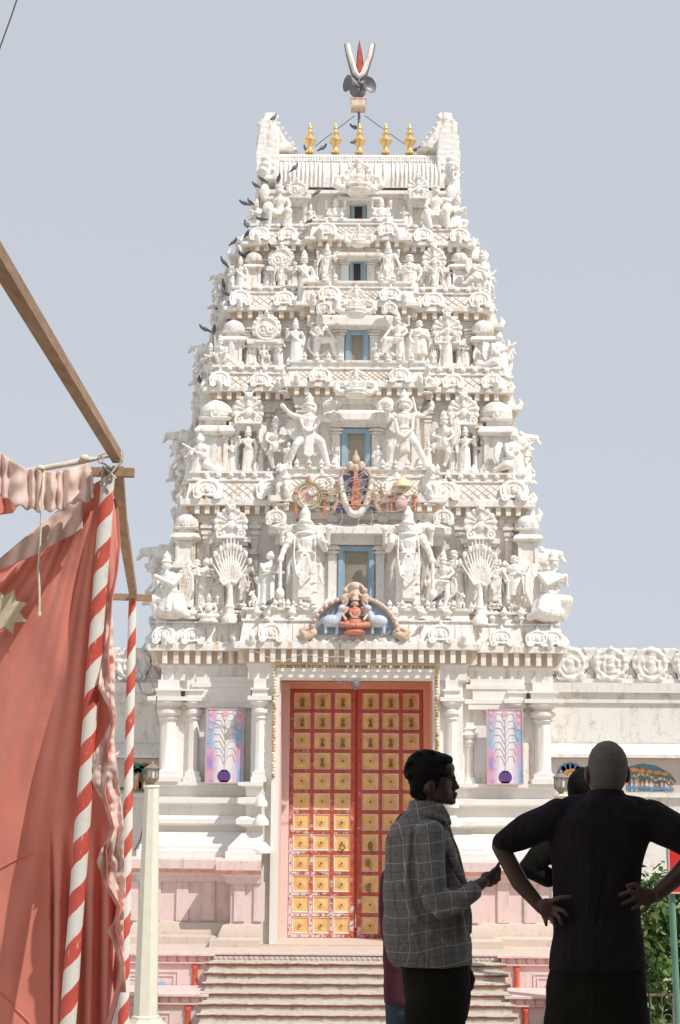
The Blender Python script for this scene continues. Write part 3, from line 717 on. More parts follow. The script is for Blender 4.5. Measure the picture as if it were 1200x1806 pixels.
def gable(s):
    b = MB(); yy = RY; W = lambda x, y, d=0: pt(631 + s * x, y, yy) + V((0, d, 0))
    # tall arched end plate seen edge on; its back sweeps up from the ridge into an outward-beaked animal head
    def slab(pts, w_):
        q = [W(x, y) for x, y in pts]; b.prism([(p.x, p.z) for p in q], yy - w_, yy + w_)
    slab([(136, 342), (174, 342), (176, 300), (170, 262), (166, 238), (150, 240), (140, 262), (136, 300)], .82)
    slab([(112, 267), (124, 258), (134, 242), (142, 222), (150, 208), (164, 210), (168, 236), (170, 262), (140, 275)], .3)
    slab([(104, 268), (118, 262), (130, 250), (138, 266), (120, 272)], .16)
    b.ell(W(156, 222, -.15), (.14, .22, .15)); b.chain([tuple(W(160, 222, -.2)), tuple(W(170, 228, -.22)), tuple(W(171, 240, -.2))], [.09, .07, .035])      # head and beak
    b.chain([tuple(W(158, 238, -.2)), tuple(W(168, 248, -.2))], [.07, .045]); b.chain([tuple(W(150, 214)), tuple(W(143, 206)), tuple(W(148, 199))], [.07, .05, .02]); b.chain([tuple(W(160, 212)), tuple(W(164, 203))], [.05, .02])
    b.torus(tuple(W(160, 224, -.38)), .045, .018, 12, 5); b.ell(W(160, 224, -.38), .03)
    for k in range(8):
        b.ell(W(164 + 5 * math.sin(k * .9), 252 + k * 11, -.5 - .05 * k), (.1, .13, .075)); b.ell(W(146, 250 + k * 11, -.6 - .03 * k), (.04, .06, .045)); b.ell(W(170, 252 + k * 11, .1), (.07, .3, .06))
    for k in range(6): b.ell(W(114 + k * 6, 262 - k * 8.5, -.28), (.035, .05, .035))
    for k in range(3): b.torus(tuple(W(156, 268 + k * 24, -.8)), .075, .022, 14, 5)
    me = sculpt(b, .012, 1, 'gable', amp=.005, nsc=12.); place('gable', me, (0, 0, 0), tower)
gable(-1); gable(1)
fp = [(.085, 0), (.1, .02), (.06, .06), (.045, .1), (.06, .14), (.1, .19), (.125, .235), (.1, .28), (.05, .31), (.04, .34), (.068, .37), (.07, .39), (.035, .42), (.03, .45), (.05, .475), (.045, .495), (.02, .52), (.012, .57)]
fb = MB(); fb.lathe((0, 0, 0), fp, 20); fme = fb.mesh('finial', ['gold'], 50)
for x in (547, 592, 634, 680, 722):
    p = pt(x, 264, RY - .05); place('finial', fme, (p.x, RY - .25, zr1 - .0), tower, scale=(1.1, 1.1, 1.15))
# ---- door bay
yb = Y0 - info[5]['p']; i5 = info[5]; bw = i5['bw']
dl, dr = pt(510, 1430, 28.7).x, pt(747, 1430, 28.7).x; dzt = zz(1216, 28.7); dzb = PZ + .012
fl, fr = pt(491, 1430, yb).x, pt(764, 1430, yb).x; fzt = zz(1196, yb)
DY = 28.7
PZ_ = PZ
b = MB(); zt = i5['zd']
ol, orr = pt(478, 1430, yb - .1).x, pt(777, 1430, yb - .1).x
b.box((TX - bw, yb, PZ), (ol, Y0 + 1.2, zt)); b.box((orr, yb, PZ), (TX + bw, Y0 + 1.2, zt)); b.box((ol, yb + .002, fzt + .1), (orr, Y0 + 1.2, zt))
b.sweep([(TX - bw, yb + .3), (TX - bw, yb), (TX + bw, yb), (TX + bw, yb + .3)], [(0, zt - .3), (.07, zt - .28), (.07, zt - .06), (.1, zt - .04), (.1, zt)])
b.build('wall', 'clean', tower)
b = MB(); t = yb - .1
b.box((ol, t, PZ), (fl, Y0 + 1.2, fzt + .1)); b.box((fr, t, PZ), (orr, Y0 + 1.2, fzt + .1)); b.box((fl, t, fzt), (fr, Y0 + 1.2, fzt + .1)); b.box((ol, t - .03, fzt + .1), (orr, yb, fzt + .16))
b.build('door_surround', 'clean', tower)
b = MB()
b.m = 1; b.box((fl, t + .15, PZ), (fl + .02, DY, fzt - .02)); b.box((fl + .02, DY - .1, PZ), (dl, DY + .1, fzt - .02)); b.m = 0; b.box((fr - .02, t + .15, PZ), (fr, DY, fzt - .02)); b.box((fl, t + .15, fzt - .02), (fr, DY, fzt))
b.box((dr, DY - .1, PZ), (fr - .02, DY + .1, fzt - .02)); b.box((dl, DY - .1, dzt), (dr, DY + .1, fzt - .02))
b.build('door_reveal', ['salmon', 'sunlit_jamb'], tower)
b = MB(); b.box((fl - .3, 27.35, PZ + .002), (fr + .3, DY + .1, PZ + .012)); b.build('threshold', 'beige', tower)
# door leaves
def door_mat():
    m, nt, b_ = newmat('door_red_glare'); p = pos(nt)
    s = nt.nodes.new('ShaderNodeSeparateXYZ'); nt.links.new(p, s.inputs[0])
    # whitish patches paint sun glare onto the red, most of it low on the left leaf
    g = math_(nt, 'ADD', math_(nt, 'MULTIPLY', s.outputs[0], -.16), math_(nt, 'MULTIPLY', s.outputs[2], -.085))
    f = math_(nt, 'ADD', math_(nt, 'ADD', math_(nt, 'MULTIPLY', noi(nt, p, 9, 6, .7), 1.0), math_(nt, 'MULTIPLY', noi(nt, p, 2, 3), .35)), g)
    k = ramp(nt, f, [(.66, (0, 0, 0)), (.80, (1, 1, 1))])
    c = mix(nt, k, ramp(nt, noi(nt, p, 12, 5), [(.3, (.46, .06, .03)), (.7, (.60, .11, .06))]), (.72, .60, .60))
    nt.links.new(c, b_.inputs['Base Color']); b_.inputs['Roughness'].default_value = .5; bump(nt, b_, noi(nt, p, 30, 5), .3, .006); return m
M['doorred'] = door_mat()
M['panel'] = plain('door_panel_yellow', (0.80, 0.50, 0.17), .5, var=.22, sc_=5, world=True)
M['panelw'] = plain('panel_pale_edge', (0.72, 0.62, 0.55), .6, var=.2, sc_=30, world=True)
lw = (dr - dl) / 2; dh = dzt - dzb; midx = (dl + dr) / 2; rows, ch = 12, (dzt - dzb - .07) / 12
post = .11; cw = (lw - post / 2 - .05) / 3
ps = min(cw, ch) - .1
pb = MB()
hs_ = (cw - .082) / 2; hz = (ch - .08) / 2
def ringf(b, x0, z0, x1, z1, ya, yb_): b.add([(-x0, ya, -z0), (x0, ya, -z0), (x0, ya, z0), (-x0, ya, z0), (-x1, yb_, -z1), (x1, yb_, -z1), (x1, yb_, z1), (-x1, yb_, z1)], [(0, 1, 5, 4), (1, 2, 6, 5), (2, 3, 7, 6), (3, 0, 4, 7)])
pb.m = 1; ringf(pb, hs_ + .008, hz + .008, hs_ - .004, hz - .004, -.012, -.014); ringf(pb, hs_ - .004, hz - .004, hs_ - .018, hz - .018, -.014, 0.004)
pb.m = 0; pb.add([(-hs_ + .018, .004, -hz + .018), (hs_ - .018, .004, -hz + .018), (hs_ - .018, .004, hz - .018), (-hs_ + .018, .004, hz - .018)], [(0, 1, 2, 3)])
pb.m = 1; pb.torus((0, .0, 0), .062, .007, 20, 5); pb.m = 0; pb.lathe((0, .004, 0), [(.03, -.014), (.05, -.01), (.055, 0)], 16, 'Y'); pb.m = 2; pb.lathe((0, -.008, 0), [(.008, -.03), (.018, -.022), (.02, -.008), (.024, 0)], 12, 'Y')
pme = pb.mesh('panel', ['panel', 'panelw', 'brass'], 40)
hb = MB(); hb.m = 0; hb.lathe((0, -.02, -.075), [(.035, 0), (.04, .012), (.022, .03), (.026, .05), (.012, .075), (.018, .09), (.006, .1)], 12); hb.torus((0, -.03, .03), .028, .006, 14, 5); hb.box((-.038, -.05, -.09), (.038, 0, -.075))
bellme = hb.mesh('door_bell', ['brass'], 50)
for s in (-1, 1):
    x0 = midx - lw if s < 0 else midx + post / 2 - .01; b = MB()
    xa, xb = (dl, midx) if s < 0 else (midx, dr)
    b.box((xa + (0 if s < 0 else .004), DY - .02, dzb), (xb - (.004 if s < 0 else 0), DY + .06, dzt))
    cx = [xa + (.04 if s < 0 else post / 2 + .01) + cw * (q + .5) for q in range(3)]
    for q in range(4):
        x = cx[0] - cw / 2 + cw * q; wq = .06 if not (q == (3 if s < 0 else 0)) else .075
        b.box((x - wq / 2, DY - .055, dzb + .02), (x + wq / 2, DY - .021, dzt - .01))
    for r_ in range(rows + 1):
        z = dzb + .035 + ch * r_; b.box((cx[0] - cw / 2 - .037, DY - .05, z - .025), (cx[2] + cw / 2 + .037, DY - .0215, z + .025))
    b.m = 1; sb = b
    for r_ in range(rows + 1):
        for q in range(7):
            x = cx[0] - cw / 2 + cw * q / 2; z = dzb + .035 + ch * r_
            sb.ell((x, DY - .056, z), (.014, .012, .014), 8, 5)
            if q % 2 == 0 and r_ < rows: sb.ell((x, DY - .058, z + ch / 2), (.014, .012, .014), 8, 5)
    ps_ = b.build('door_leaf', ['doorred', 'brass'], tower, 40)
    for r_ in range(rows):
        for q in range(3):
            z = dzb + .035 + ch * (r_ + .5); rr = rows - 1 - r_
            place('panel', pme, (cx[q], DY - .030, z), ps_)
            if rr < 2 or (rr == 2 and not (s < 0 and q == 0) and not (s > 0 and q == 2)) or (rr == 3 and q == 1):
                place('door_bell', bellme, (cx[q], DY - .034, z - .01), ps_)
    if s > 0:
        b = MB(); z = dzb + .035 + ch * 4.5
        for kk, (a_, b_) in enumerate(((4.4, .0), (3.6, -.04), (2.4, -.03))): zc = dzb + ch * a_; b.cut(); b.torus((cx[0] + b_, DY - .07, zc + .03), .035, .01, 12, 6); b.cbox((cx[0] + b_, DY - .07, zc - .02), (.06, .03, .07)); b.cap((cx[0] + b_, DY - .06, zc - .02), (cx[0] + .06 + b_, DY - .07, zc - .1), .012)
        build_pieces(b, 'hasp', 'brass', ps_, 60)
    else:
        b = MB(); zc = dzb + ch * 4.5; b.torus((cx[2], DY - .07, zc - .05), .045, .01, 16, 6); b.build('ring_handle', 'brass', ps_, 60)
# string of small bulbs round the door frame
b = MB(); bz = zz(1176, yb - .12); xa, xb = pt(483, 1300, yb - .12).x, pt(771, 1300, yb - .12).x; zend = zz(1372, yb - .12); yy = yb - .125; k = 0
rr = random.Random(5)
def bulb(x, z): b.m = rr.choice((0, 0, 1, 2)); b.ell((x + rr.uniform(-.012, .012), yy + rr.uniform(-.01, .01), z), (.03, .03, .028), 7, 5)
b.m = 0; b.tube([(xa, yy + .012, zend), (xa, yy + .012, bz), (xb, yy + .012, bz), (xb, yy + .012, zend)], .012, 5)
x = xa
while x < xb: bulb(x, bz); x += .062
for X in (xa, xb):
    z = bz
    while z > zend: bulb(X, z); z -= .055
M['bulb1'] = plain('amber_bulb', (.66, .42, .16), .3, var=.2); M['bulb2'] = plain('pale_bulb', (.78, .68, .5), .3); M['bulb3'] = plain('brown_bulb', (.42, .22, .12), .3)
tag(b.build('light_string', ['bulb1', 'bulb2', 'bulb3'], None, 60), 'string of amber and pale bulbs framing the big red door', 'string lights')
# small lamp over the door
b = MB(); p = pt(627, 1203, yb); b.cbox((p.x, yb - .14, p.z + .0), (.2, .06, .03)); b.lathe((p.x, yb - .16, p.z - .1), [(.05, 0), (.075, .05), (.06, .1)], 14); b.ell((p.x, yb - .16, p.z - .11), .04); b.tube([(p.x - .1, yb - .12, p.z), (p.x - .25, yb - .12, p.z - .03), (p.x - .4, yb - .12, p.z + .06)], .01)
tag(b.build('door_lamp', 'grey', None, 50), 'small grey lamp fixed over the middle of the doorway', 'lamp')
# ---- base storey: plinth courses, pilasters
b = MB(); hw = i5['hw']; hd = i5['hd']; bpl = plan(hw, hd, bw, i5['p'])
Yw = Y0
def zr(py, off=0): return zz(py, Yw - off)
prof = [(-.02, ZB + .06), (.12, ZB + .05), (.2, zr(1381, .2)), (.2, zr(1387, .2)), (.08, zr(1390, .08)), (.06, zr(1407, .06)), (.2, zr(1408, .2)), (.2, zr(1418, .2)), (.06, zr(1422, .06)), (.06, zr(1440, .06)), (.16, zr(1441, .16)), (.22, zr(1446, .22)), (.22, zr(1454, .22)), (.05, zr(1460, .05)), (.05, zr(1467, .05)), (.12, zr(1469, .12)), (.34, zr(1494, .34)), (.34, zr(1500, .34)), (.38, zr(1502, .38)), (.38, zr(1514, .38)), (.3, zr(1515, .3))]
L = [q for q in bpl if not (abs(q[0] - TX) <= bw + .001 and q[1] < TYC - hd - .01)]
left_run = [(TX - bw + .0, Y0 + .02), (TX + bw, Y0 + .02)]
# two runs (left, right of the door) as open strips
sb_ = hd * .45
lrun = [(TX - hw, TYC + hd), (TX - hw, TYC + sb_), (TX - hw - .3, TYC + sb_), (TX - hw - .3, TYC - sb_), (TX - hw, TYC - sb_), (TX - hw, Y0), (TX - bw, Y0), (TX - bw, yb), (ol - .13, yb)]
rrun = [(2 * TX - x, y) for x, y in lrun][::-1]
rrun[0] = (orr + .13, yb)
for run in (lrun, rrun): strip(b, run, prof)
b.build('plinth_mouldings', 'clean', tower, 30)
b = MB()
prof = [(.28, zr(1512, .4)), (.5, zr(1515, .5)), (.52, zr(1518, .52)), (.52, zr(1534, .52))]
for run in (lrun, rrun): strip(b, run, prof)
prof = [(.44, zr(1541, .44)), (.38, zr(1546, .38)), (.36, zr(1556, .36)), (.28, zr(1558, .28)), (.28, zr(1626, .28))]
for run in (lrun, rrun): strip(b, run, prof)
for s in (-1, 1):     # flat pilasters on the pink course
    for x in (2.05, 2.5, 2.95, 3.42, 3.8): b.box((TX + s * x - .1, Y0 - .32, zr(1626, .3)), (TX + s * x + .1, Y0 - .27, zr(1557, .3)))
    for x in (1.62, 1.95): b.box((TX + s * (x) - .09, yb - .32, zr(1626, .8)), (TX + s * (x) + .09, yb - .27, zr(1557, .8)))
b.build('pink_course', 'pink', tower, 30)
b = MB()
for run in (lrun, rrun): strip(b, run, [(.52, zr(1534, .52) - .001), (.5, zr(1536, .5)), (.44, zr(1541, .44))])
b.build('red_line', plain('faded_red_line', (.70, .36, .30), .7, var=.3, world=True), tower)
b = MB()
for run in (lrun, rrun): strip(b, run, [(.28, zr(1626, .28)), (.4, zr(1630, .4)), (.46, zr(1645, .46)), (.46, zr(1650, .46)), (.6, zr(1655, .6)), (.6, PZ - .02)])
b.build('base_course', 'beige', tower, 30)
b = MB()
cols = [(297, .21), (341, .15), (818, .0), (905, .15), (957, .21)]
def column(x, w, z0, z1, y):   # bulbous capital pilaster
    h = z1 - z0; b.cut()
    b.box((x - w * 1.1, y - w * 1.3, z0), (x + w * 1.1, y, z0 + h * .05)); b.box((x - w * .9, y - w * 1.1, z0 + h * .05), (x + w * .9, y, z0 + h * .1))
    b.lathe((x, y - w * .2, z0 + h * .1), [(w * .85, 0), (w * .7, .05), (w * .68, h * .5)], 8)
    zc = z0 + h * .6
    b.lathe((x, y - w * .2, zc), [(w * .7, 0), (w * .9, h * .02), (w * .75, h * .04), (w * 1.15, h * .07), (w * 1.15, h * .1), (w * .8, h * .12), (w * .95, h * .14), (w * 1.45, h * .17), (w * 1.45, h * .19)], 18)
    b.box((x - w * 1.7, y - w * 1.7, zc + h * .19), (x + w * 1.7, y, zc + h * .23)); b.box((x - w * 1.1, y - w * 1.1, zc + h * .23), (x + w * 1.1, y, zc + h * .29))
    b.box((x - w * 1.3, y - w * 1.4, zc + h * .29), (x + w * 1.3, y, zc + h * .31)); b.box((x - w * .9, y - w * .9, zc + h * .31), (x + w * .9, y, z1))
zt = i5['zd'] - .28
for px, w in ((297, .20), (342, .14), (912, .14), (957, .20)): column(pt(px, 1300, Y0).x, w, ZB + .05, zt, Y0)
for px in (458, 797): column(pt(px, 1300, yb).x, .12, ZB + .05, zt, yb)
for px in (829,): column(pt(px, 1300, Y0).x, .08, ZB + .05, zt - .7, Y0)
build_pieces(b, 'column', 'clean', tower, 40); b = MB()
# stepped hoods over the two painted boards
for px in (397, 874):
    b.cut()
    for k_, (a0, a1, ww) in enumerate(((1196, 1206, 50), (1206, 1214, 58), (1214, 1232, 46), (1232, 1240, 60), (1240, 1250, 54))):
        if px == 874: ww -= 6
        c = pt(px, 1220, Y0 - .1); m = mpp(1220, Y0)
        b.box((c.x - ww * m, Y0 - .06 - .002 * ww, zz(a1, Y0 - .1)), (c.x + ww * m, Y0, zz(a0, Y0 - .1)))
build_pieces(b, 'niche_hood', 'clean', tower); b = MB()
for s in (-1, 1):  # small baluster shapes on the corner of the door bay
    for py, r_ in ((1413, .12), (1446, .15), (1495, .22)):
        x = TX + s * (bw - .2); z = zz(py, yb - .25); b.cut(); b.lathe((x, yb - .2, z - .1), [(r_ * .9, 0), (r_ * .9, .06), (r_ * .6, .13), (r_ * .35, .18)], 10)
build_pieces(b, 'baluster', 'clean', tower, 40)
# ---- figures
KIND = {'urn': 'stucco_pot', 'seated': 'seated_statue', 'kneeler': 'kneeling_statue', 'rider': 'seated_statue', 'beast': 'beast_statue', 'musician': 'seated_statue', 'flyer': 'winged_statue'}
def fig(px, py, hp, name, k, rz=0, mirror=False, dy=-.3, part='statue', label=None, sx=1, bay=False):
    # foot at photo point (px, py), hp photo pixels tall, standing in front of the wall of tier k
    if name in ('guardian', 'consort', 'devotee', 'courtier'): sx *= 1.18
    if name in ('warrior', 'hero', 'dancer'): sx *= 1.08
    y = (30.45 if k == 1 else info[k - 1]['ylow']) + (-info[max(k - 1, 1)]['p'] if bay and k > 1 else 0) + dy
    p = pt(px, py, y); h = hp * mpp(py - hp / 2, y)
    return place(KIND.get(name, part) if part == 'statue' else part, T[name], p, tower, scale=(h * sx, h * sx, h), rz=R(rz), mirror=mirror, label=label)
FG = [ # tier 5
 (537, 1084, 200, 'guardian', 5, 0, 0, -.4, 1), (720, 1086, 200, 'guardian', 5, 0, 1, -.4, 1),
 (303, 1094, 122, 'kneeler', 5, -25, 0, -.55, 0), (966, 1098, 130, 'kneeler', 5, 25, 1, -.55, 0),
 (332, 1072, 88, 'consort', 5, 10, 0, -.35, 0), (360, 1074, 100, 'devotee', 5, 15, 0, -.4, 0), (386, 1076, 88, 'consort', 5, 0, 1, -.4, 0), (431, 1074, 106, 'guardian', 5, -10, 0, -.4, 0),
 (472, 1078, 118, 'devotee', 5, 35, 0, -.7, 0), (368, 1098, 56, 'seated', 5, 0, 0, -.7, 0),
 (781, 1078, 112, 'dancer', 5, -20, 1, -.7, 0), (801, 1072, 112, 'courtier', 5, -15, 0, -.45, 0), (829, 1074, 96, 'consort', 5, 10, 0, -.4, 0), (874, 1074, 102, 'guardian', 5, 0, 1, -.4, 0), (908, 1074, 104, 'courtier', 5, 0, 0, -.4, 0),
 (448, 1080, 40, 'beast', 5, -30, 0, -.75, 0), (812, 1082, 38, 'beast', 5, 30, 0, -.75, 0), (762, 1076, 32, 'beast', 5, 0, 0, -.5, 1), (498, 1078, 32, 'beast', 5, 0, 0, -.5, 1),
 # tier 4
 (545, 828, 142, 'warrior', 4, 0, 0, -.35, 1), (713, 828, 146, 'hero', 4, 0, 0, -.35, 1),
 (484, 832, 98, 'flyer', 4, 20, 0, -.45, 0), (783, 828, 104, 'flyer', 4, -15, 1, -.5, 0), (437, 838, 92, 'consort', 4, 0, 0, -.35, 0), (821, 838, 92, 'consort', 4, 0, 1, -.35, 0),
 (356, 852, 98, 'musician', 4, -20, 0, -.5, 0), (904, 854, 106, 'musician', 4, 20, 1, -.5, 0), (502, 892, 78, 'beast', 4, -15, 0, -.75, 1), (756, 892, 76, 'beast', 4, 15, 0, -.75, 1),
 (334, 848, 70, 'devotee', 4, -60, 0, -.2, 0), (930, 852, 78, 'devotee', 4, 60, 1, -.2, 0),
 # tier 3
 (566, 646, 104, 'dancer', 3, 0, 0, -.3, 1), (699, 646, 104, 'dancer', 3, 0, 1, -.3, 1), (521, 645, 88, 'consort', 3, 0, 0, -.35, 1), (740, 645, 90, 'courtier', 3, 0, 0, -.35, 1),
 (394, 664, 74, 'flyer', 3, -25, 0, -.45, 0), (878, 668, 92, 'musician', 3, 25, 1, -.5, 0), (466, 648, 44, 'dancer', 3, 0, 0, -.45, 0), (790, 650, 82, 'consort', 3, 0, 1, -.35, 0),
 (500, 692, 50, 'beast', 3, -20, 0, -.75, 1), (752, 694, 54, 'beast', 3, 20, 0, -.75, 1), (376, 662, 60, 'kneeler', 3, -60, 0, -.2, 0), (896, 668, 74, 'dancer', 3, 50, 1, -.2, 0), (850, 650, 48, 'kneeler', 3, 10, 1, -.45, 0),
 # tier 2
 (577, 508, 84, 'guardian', 2, 0, 0, -.28, 1), (685, 508, 88, 'guardian', 2, 0, 1, -.28, 1), (536, 542, 106, 'consort', 2, 10, 0, -.45, 1), (723, 542, 106, 'courtier', 2, -10, 1, -.45, 1),
 (497, 512, 60, 'guardian', 2, 0, 0, -.45, 0), (768, 514, 62, 'guardian', 2, 0, 1, -.45, 0), (424, 524, 76, 'consort', 2, -25, 0, -.4, 0), (843, 526, 86, 'flyer', 2, 25, 1, -.4, 0),
 (408, 520, 58, 'devotee', 2, -60, 0, -.1, 0), (860, 524, 66, 'warrior', 2, 50, 1, -.15, 0), (424, 548, 34, 'kneeler', 2, -10, 0, -.5, 0),
 # tier 1
 (592, 402, 60, 'seated', 1, 0, 0, -.35, 0), (673, 402, 60, 'seated', 1, 0, 1, -.35, 0), (493, 409, 92, 'rider', 1, -5, 0, -.6, 0), (769, 412, 94, 'rider', 1, 5, 1, -.6, 0),
 (458, 410, 62, 'kneeler', 1, -35, 0, -.5, 0), (802, 412, 72, 'kneeler', 1, 30, 1, -.5, 0), (716, 430, 36, 'beast', 1, 20, 0, -.8, 0), (549, 428, 36, 'beast', 1, -20, 0, -.8, 0), (806, 345, 62, 'consort', 1, 50, 1, -.1, 0)]
for a in FG:
    o = fig(*a[:5], rz=a[5], mirror=bool(a[6]), dy=a[7], bay=bool(a[8]))
CR = [(407, 950, 62, 'fan_crest', 5, -.4, 1.0), (848, 952, 64, 'fan_crest', 5, -.4, .95), (438, 748, 58, 'fan_crest', 4, -.38, 1.0), (818, 750, 60, 'fan_crest', 4, -.38, .95),
 (470, 604, 56, 'swirl_crest', 3, -.35, .95), (789, 606, 58, 'fan_crest', 3, -.35, .95), (496, 478, 50, 'swirl_crest', 2, -.33, .95), (766, 480, 52, 'fan_crest', 2, -.33, .85),
 (524, 348, 34, 'swirl_crest', 1, -.4, 1.2), (738, 350, 46, 'fan_crest', 1, -.4, .85), (628, 700, 62, 'throne_crest', 4, -.75, 1.25), (628, 558, 66, 'throne_crest', 3, -.7, 1.1), (633, 434, 46, 'throne_crest', 2, -.65, 1.1), (633, 342, 76, 'throne_crest', 1, -.5, 1.15)]
for x, y, h, n_, k, dy, sx in CR: fig(x, y, h, n_, k, dy=dy, part='crest', sx=sx, bay=n_ == 'throne_crest' and k > 1)
for x, y in ((405, 1100), (847, 1102)): fig(x, y, 148, 'palm', 5, dy=-.7, part='stucco_tree', sx=.72, mirror=x > 600)
SH = [(328, 1004, 108, 5, 0), (930, 1008, 110, 5, 0), (380, 838, 146, 4, 1), (876, 840, 146, 4, 1), (412, 652, 98, 3, 0), (852, 652, 98, 3, 0), (448, 513, 78, 2, 0), (811, 514, 80, 2, 0)]
for x, y, h, k, rb in SH: fig(x, y, h, 'shrine_ribbed' if rb else 'shrine_smooth', k, dy=-.1, part='corner_shrine', sx=.88)
for k, base in ((4, (437, 838, 88)), (4, (818, 838, 88)), (3, (468, 650, 46)), (3, (789, 650, 46)), (2, (496, 512, 36)), (2, (767, 512, 36)), (1, (524, 404, 56)), (1, (738, 404, 56)), (5, (407, 1076, 124)), (5, (848, 1076, 124))):
    x, y, h = base; b = MB(); yy = (30.45 if k == 1 else info[k - 1]['ylow']); c = pt(x, y, yy - .2); z1 = zz(y - h, yy - .2); w_ = .27 if k > 2 else .2
    b.box((c.x - w_ - .05, yy - .3, c.z), (c.x + w_ + .05, yy + .02, c.z + .08))
    for s in (-1, 1): b.lathe((c.x + s * w_ * .8, yy - .2, c.z + .08), [(.055, 0), (.05, .05), (.045, (z1 - c.z) * .6), (.07, (z1 - c.z) * .66), (.05, (z1 - c.z) * .7), (.085, (z1 - c.z) * .8), (.06, (z1 - c.z) * .82)], 10)
    b.box((c.x - w_ - .08, yy - .34, z1 - .07), (c.x + w_ + .08, yy + .02, z1 + .02)); b.box((c.x - w_ - .02, yy - .28, z1 - .13), (c.x + w_ + .02, yy + .02, z1 - .07))
    b.build('niche', 'white', tower, 40)
# scroll arches lying on the cornice slopes
SCR = {5: [288, 340, 478, 778, 886, 950, 975], 4: [366, 478, 568, 700, 786, 908], 3: [388, 460, 565, 706, 800, 870], 2: [424, 502, 582, 690, 766, 848], 1: [458, 508, 576, 684, 748, 812]}
for k, xs in SCR.items():
    i = info[k]; hz_ = (i['z2'] - i['z1']) * (1.15 if k == 5 else 1.5)
    for x in xs:
        y = i['ye'] - .05; X = pt(x, COR[k][2], y).x
        if abs(X - TX) < i['bw'] + .1: y -= i['p']; X = pt(x, COR[k][2], y).x
        place('scroll', T['scroll'], (X, y, i['z1'] - .01), tower, scale=(hz_ * (1.15 if x % 4 else -1.1), hz_ * 1.1, hz_ * (.92 + (x % 5) * .035)), rot=(R(-16), 0, R((x * 7) % 9 - 4)))
# flank figures (seen in profile against the sky)
def flank(s, k, f, name, h, out, rise=0, part='statue', tilt=0):
    i = info[k - 1] if k > 1 else info[1]; hw_ = i['hw'] + (.3 if abs(f) < .45 else 0) if k > 1 else (xr - xl) / 2
    z = info[k]['z3'] if k <= 5 else 0
    if s > 0: out -= .2
    place(KIND.get(name, part) if part == 'statue' else part, T[name], (TX + s * (hw_ + out), TYC + f * i['hd'], z + rise), tower, scale=h, rz=R(90 * s), rot=(0, R(tilt * s), R(90 * s)))
for s in (-1, 1):
    for k in (5, 4, 3, 2):
        H = info[k - 1]['z0'] - info[k]['z3']
        flank(s, k, -.66, 'guardian' if k % 2 else 'dancer', H * .95, .34); flank(s, k, -.5, 'shrine_smooth', H * .8, .15, 0, 'corner_shrine')
        flank(s, k, 0, 'warrior', H * .95, .4); flank(s, k, .6, 'consort', H * .9, .3); flank(s, k, .2, 'kneeler', H * .6, .5)
        flank(s, k, -.32, 'yali_head', H * .6, .45, H * .36, 'beast_head'); flank(s, k, .3, 'yali_head', H * .55, .5, H * .4, 'beast_head')
        flank(s, k, -.45, 'fan_crest', H * .46, .42, H * .86, 'crest'); flank(s, k, .25, 'swirl_crest', H * .46, .45, H * .86, 'crest')
        for f_ in (-.75, -.1, .5): flank(s, k, f_, 'fan_crest', H * .45, .62, -H * .42, 'crest')
        flank(s, k, -.8, 'seated', H * .5, .5, -.05); flank(s, k, -.15, 'beast', H * .5, .6, -.25); flank(s, k, -.42, 'flyer', H * .72, .5, -.1)
for s in (-1, 1):
    flank(s, 1, -.5, 'kneeler', .8, .35); flank(s, 1, 0, 'seated', .7, .4); flank(s, 1, .4, 'rider', .9, .3); flank(s, 1, -.2, 'swirl_crest', .6, .35, .7, 'crest'); flank(s, 1, -.3, 'fan_crest', .5, .3, 1.1, 'crest')
# small upright leaf ornaments along the slab edges, pots and extra attendants between the figures
for k, i in info.items():
    pl = plan(i['hw'], i['hd'], i['bw'], i['p']); b = MB(); rr = random.Random(k)
    for a in range(len(pl)):
        A, B = V(pl[a]), V(pl[(a + 1) % len(pl)]); L = (B - A).length; d = (B - A) / L; nn = V((d.y, -d.x))
        if nn.y > .5 or L < .3: continue
        c = max(1, int(L / .15))
        for j in range(c + 1):
            q = A + d * (L * j / c) + nn * (SL - .02); h = rr.uniform(.04, .065); b.ell((q.x, q.y, i['z1'] + h * .5), (.05 if abs(nn.y) > .5 else .03, .03 if abs(nn.y) > .5 else .05, h), 8, 5)
        e0_, e1_ = A + nn * (SL - .03) - d * .02, B + nn * (SL - .03) + d * .02; b.tube([(e0_.x, e0_.y, i['z1'] + .005), (e1_.x, e1_.y, i['z1'] + .005)], .03, 6)
        for e_ in (0, 1):
            q = A + d * (L * e_) + nn * (SL - .0); b.chain([(q.x, q.y, i['z1']), (q.x + nn.x * .06, q.y + nn.y * .06, i['z1'] + .1), (q.x + nn.x * .02, q.y + nn.y * .02, i['z1'] + .2)], [.07, .05, .02], 8)
    place('slab_cresting', sculpt(b, .016, 1, 'slab_cresting', ('white',), .004, 14.), (0, 0, 0), tower)
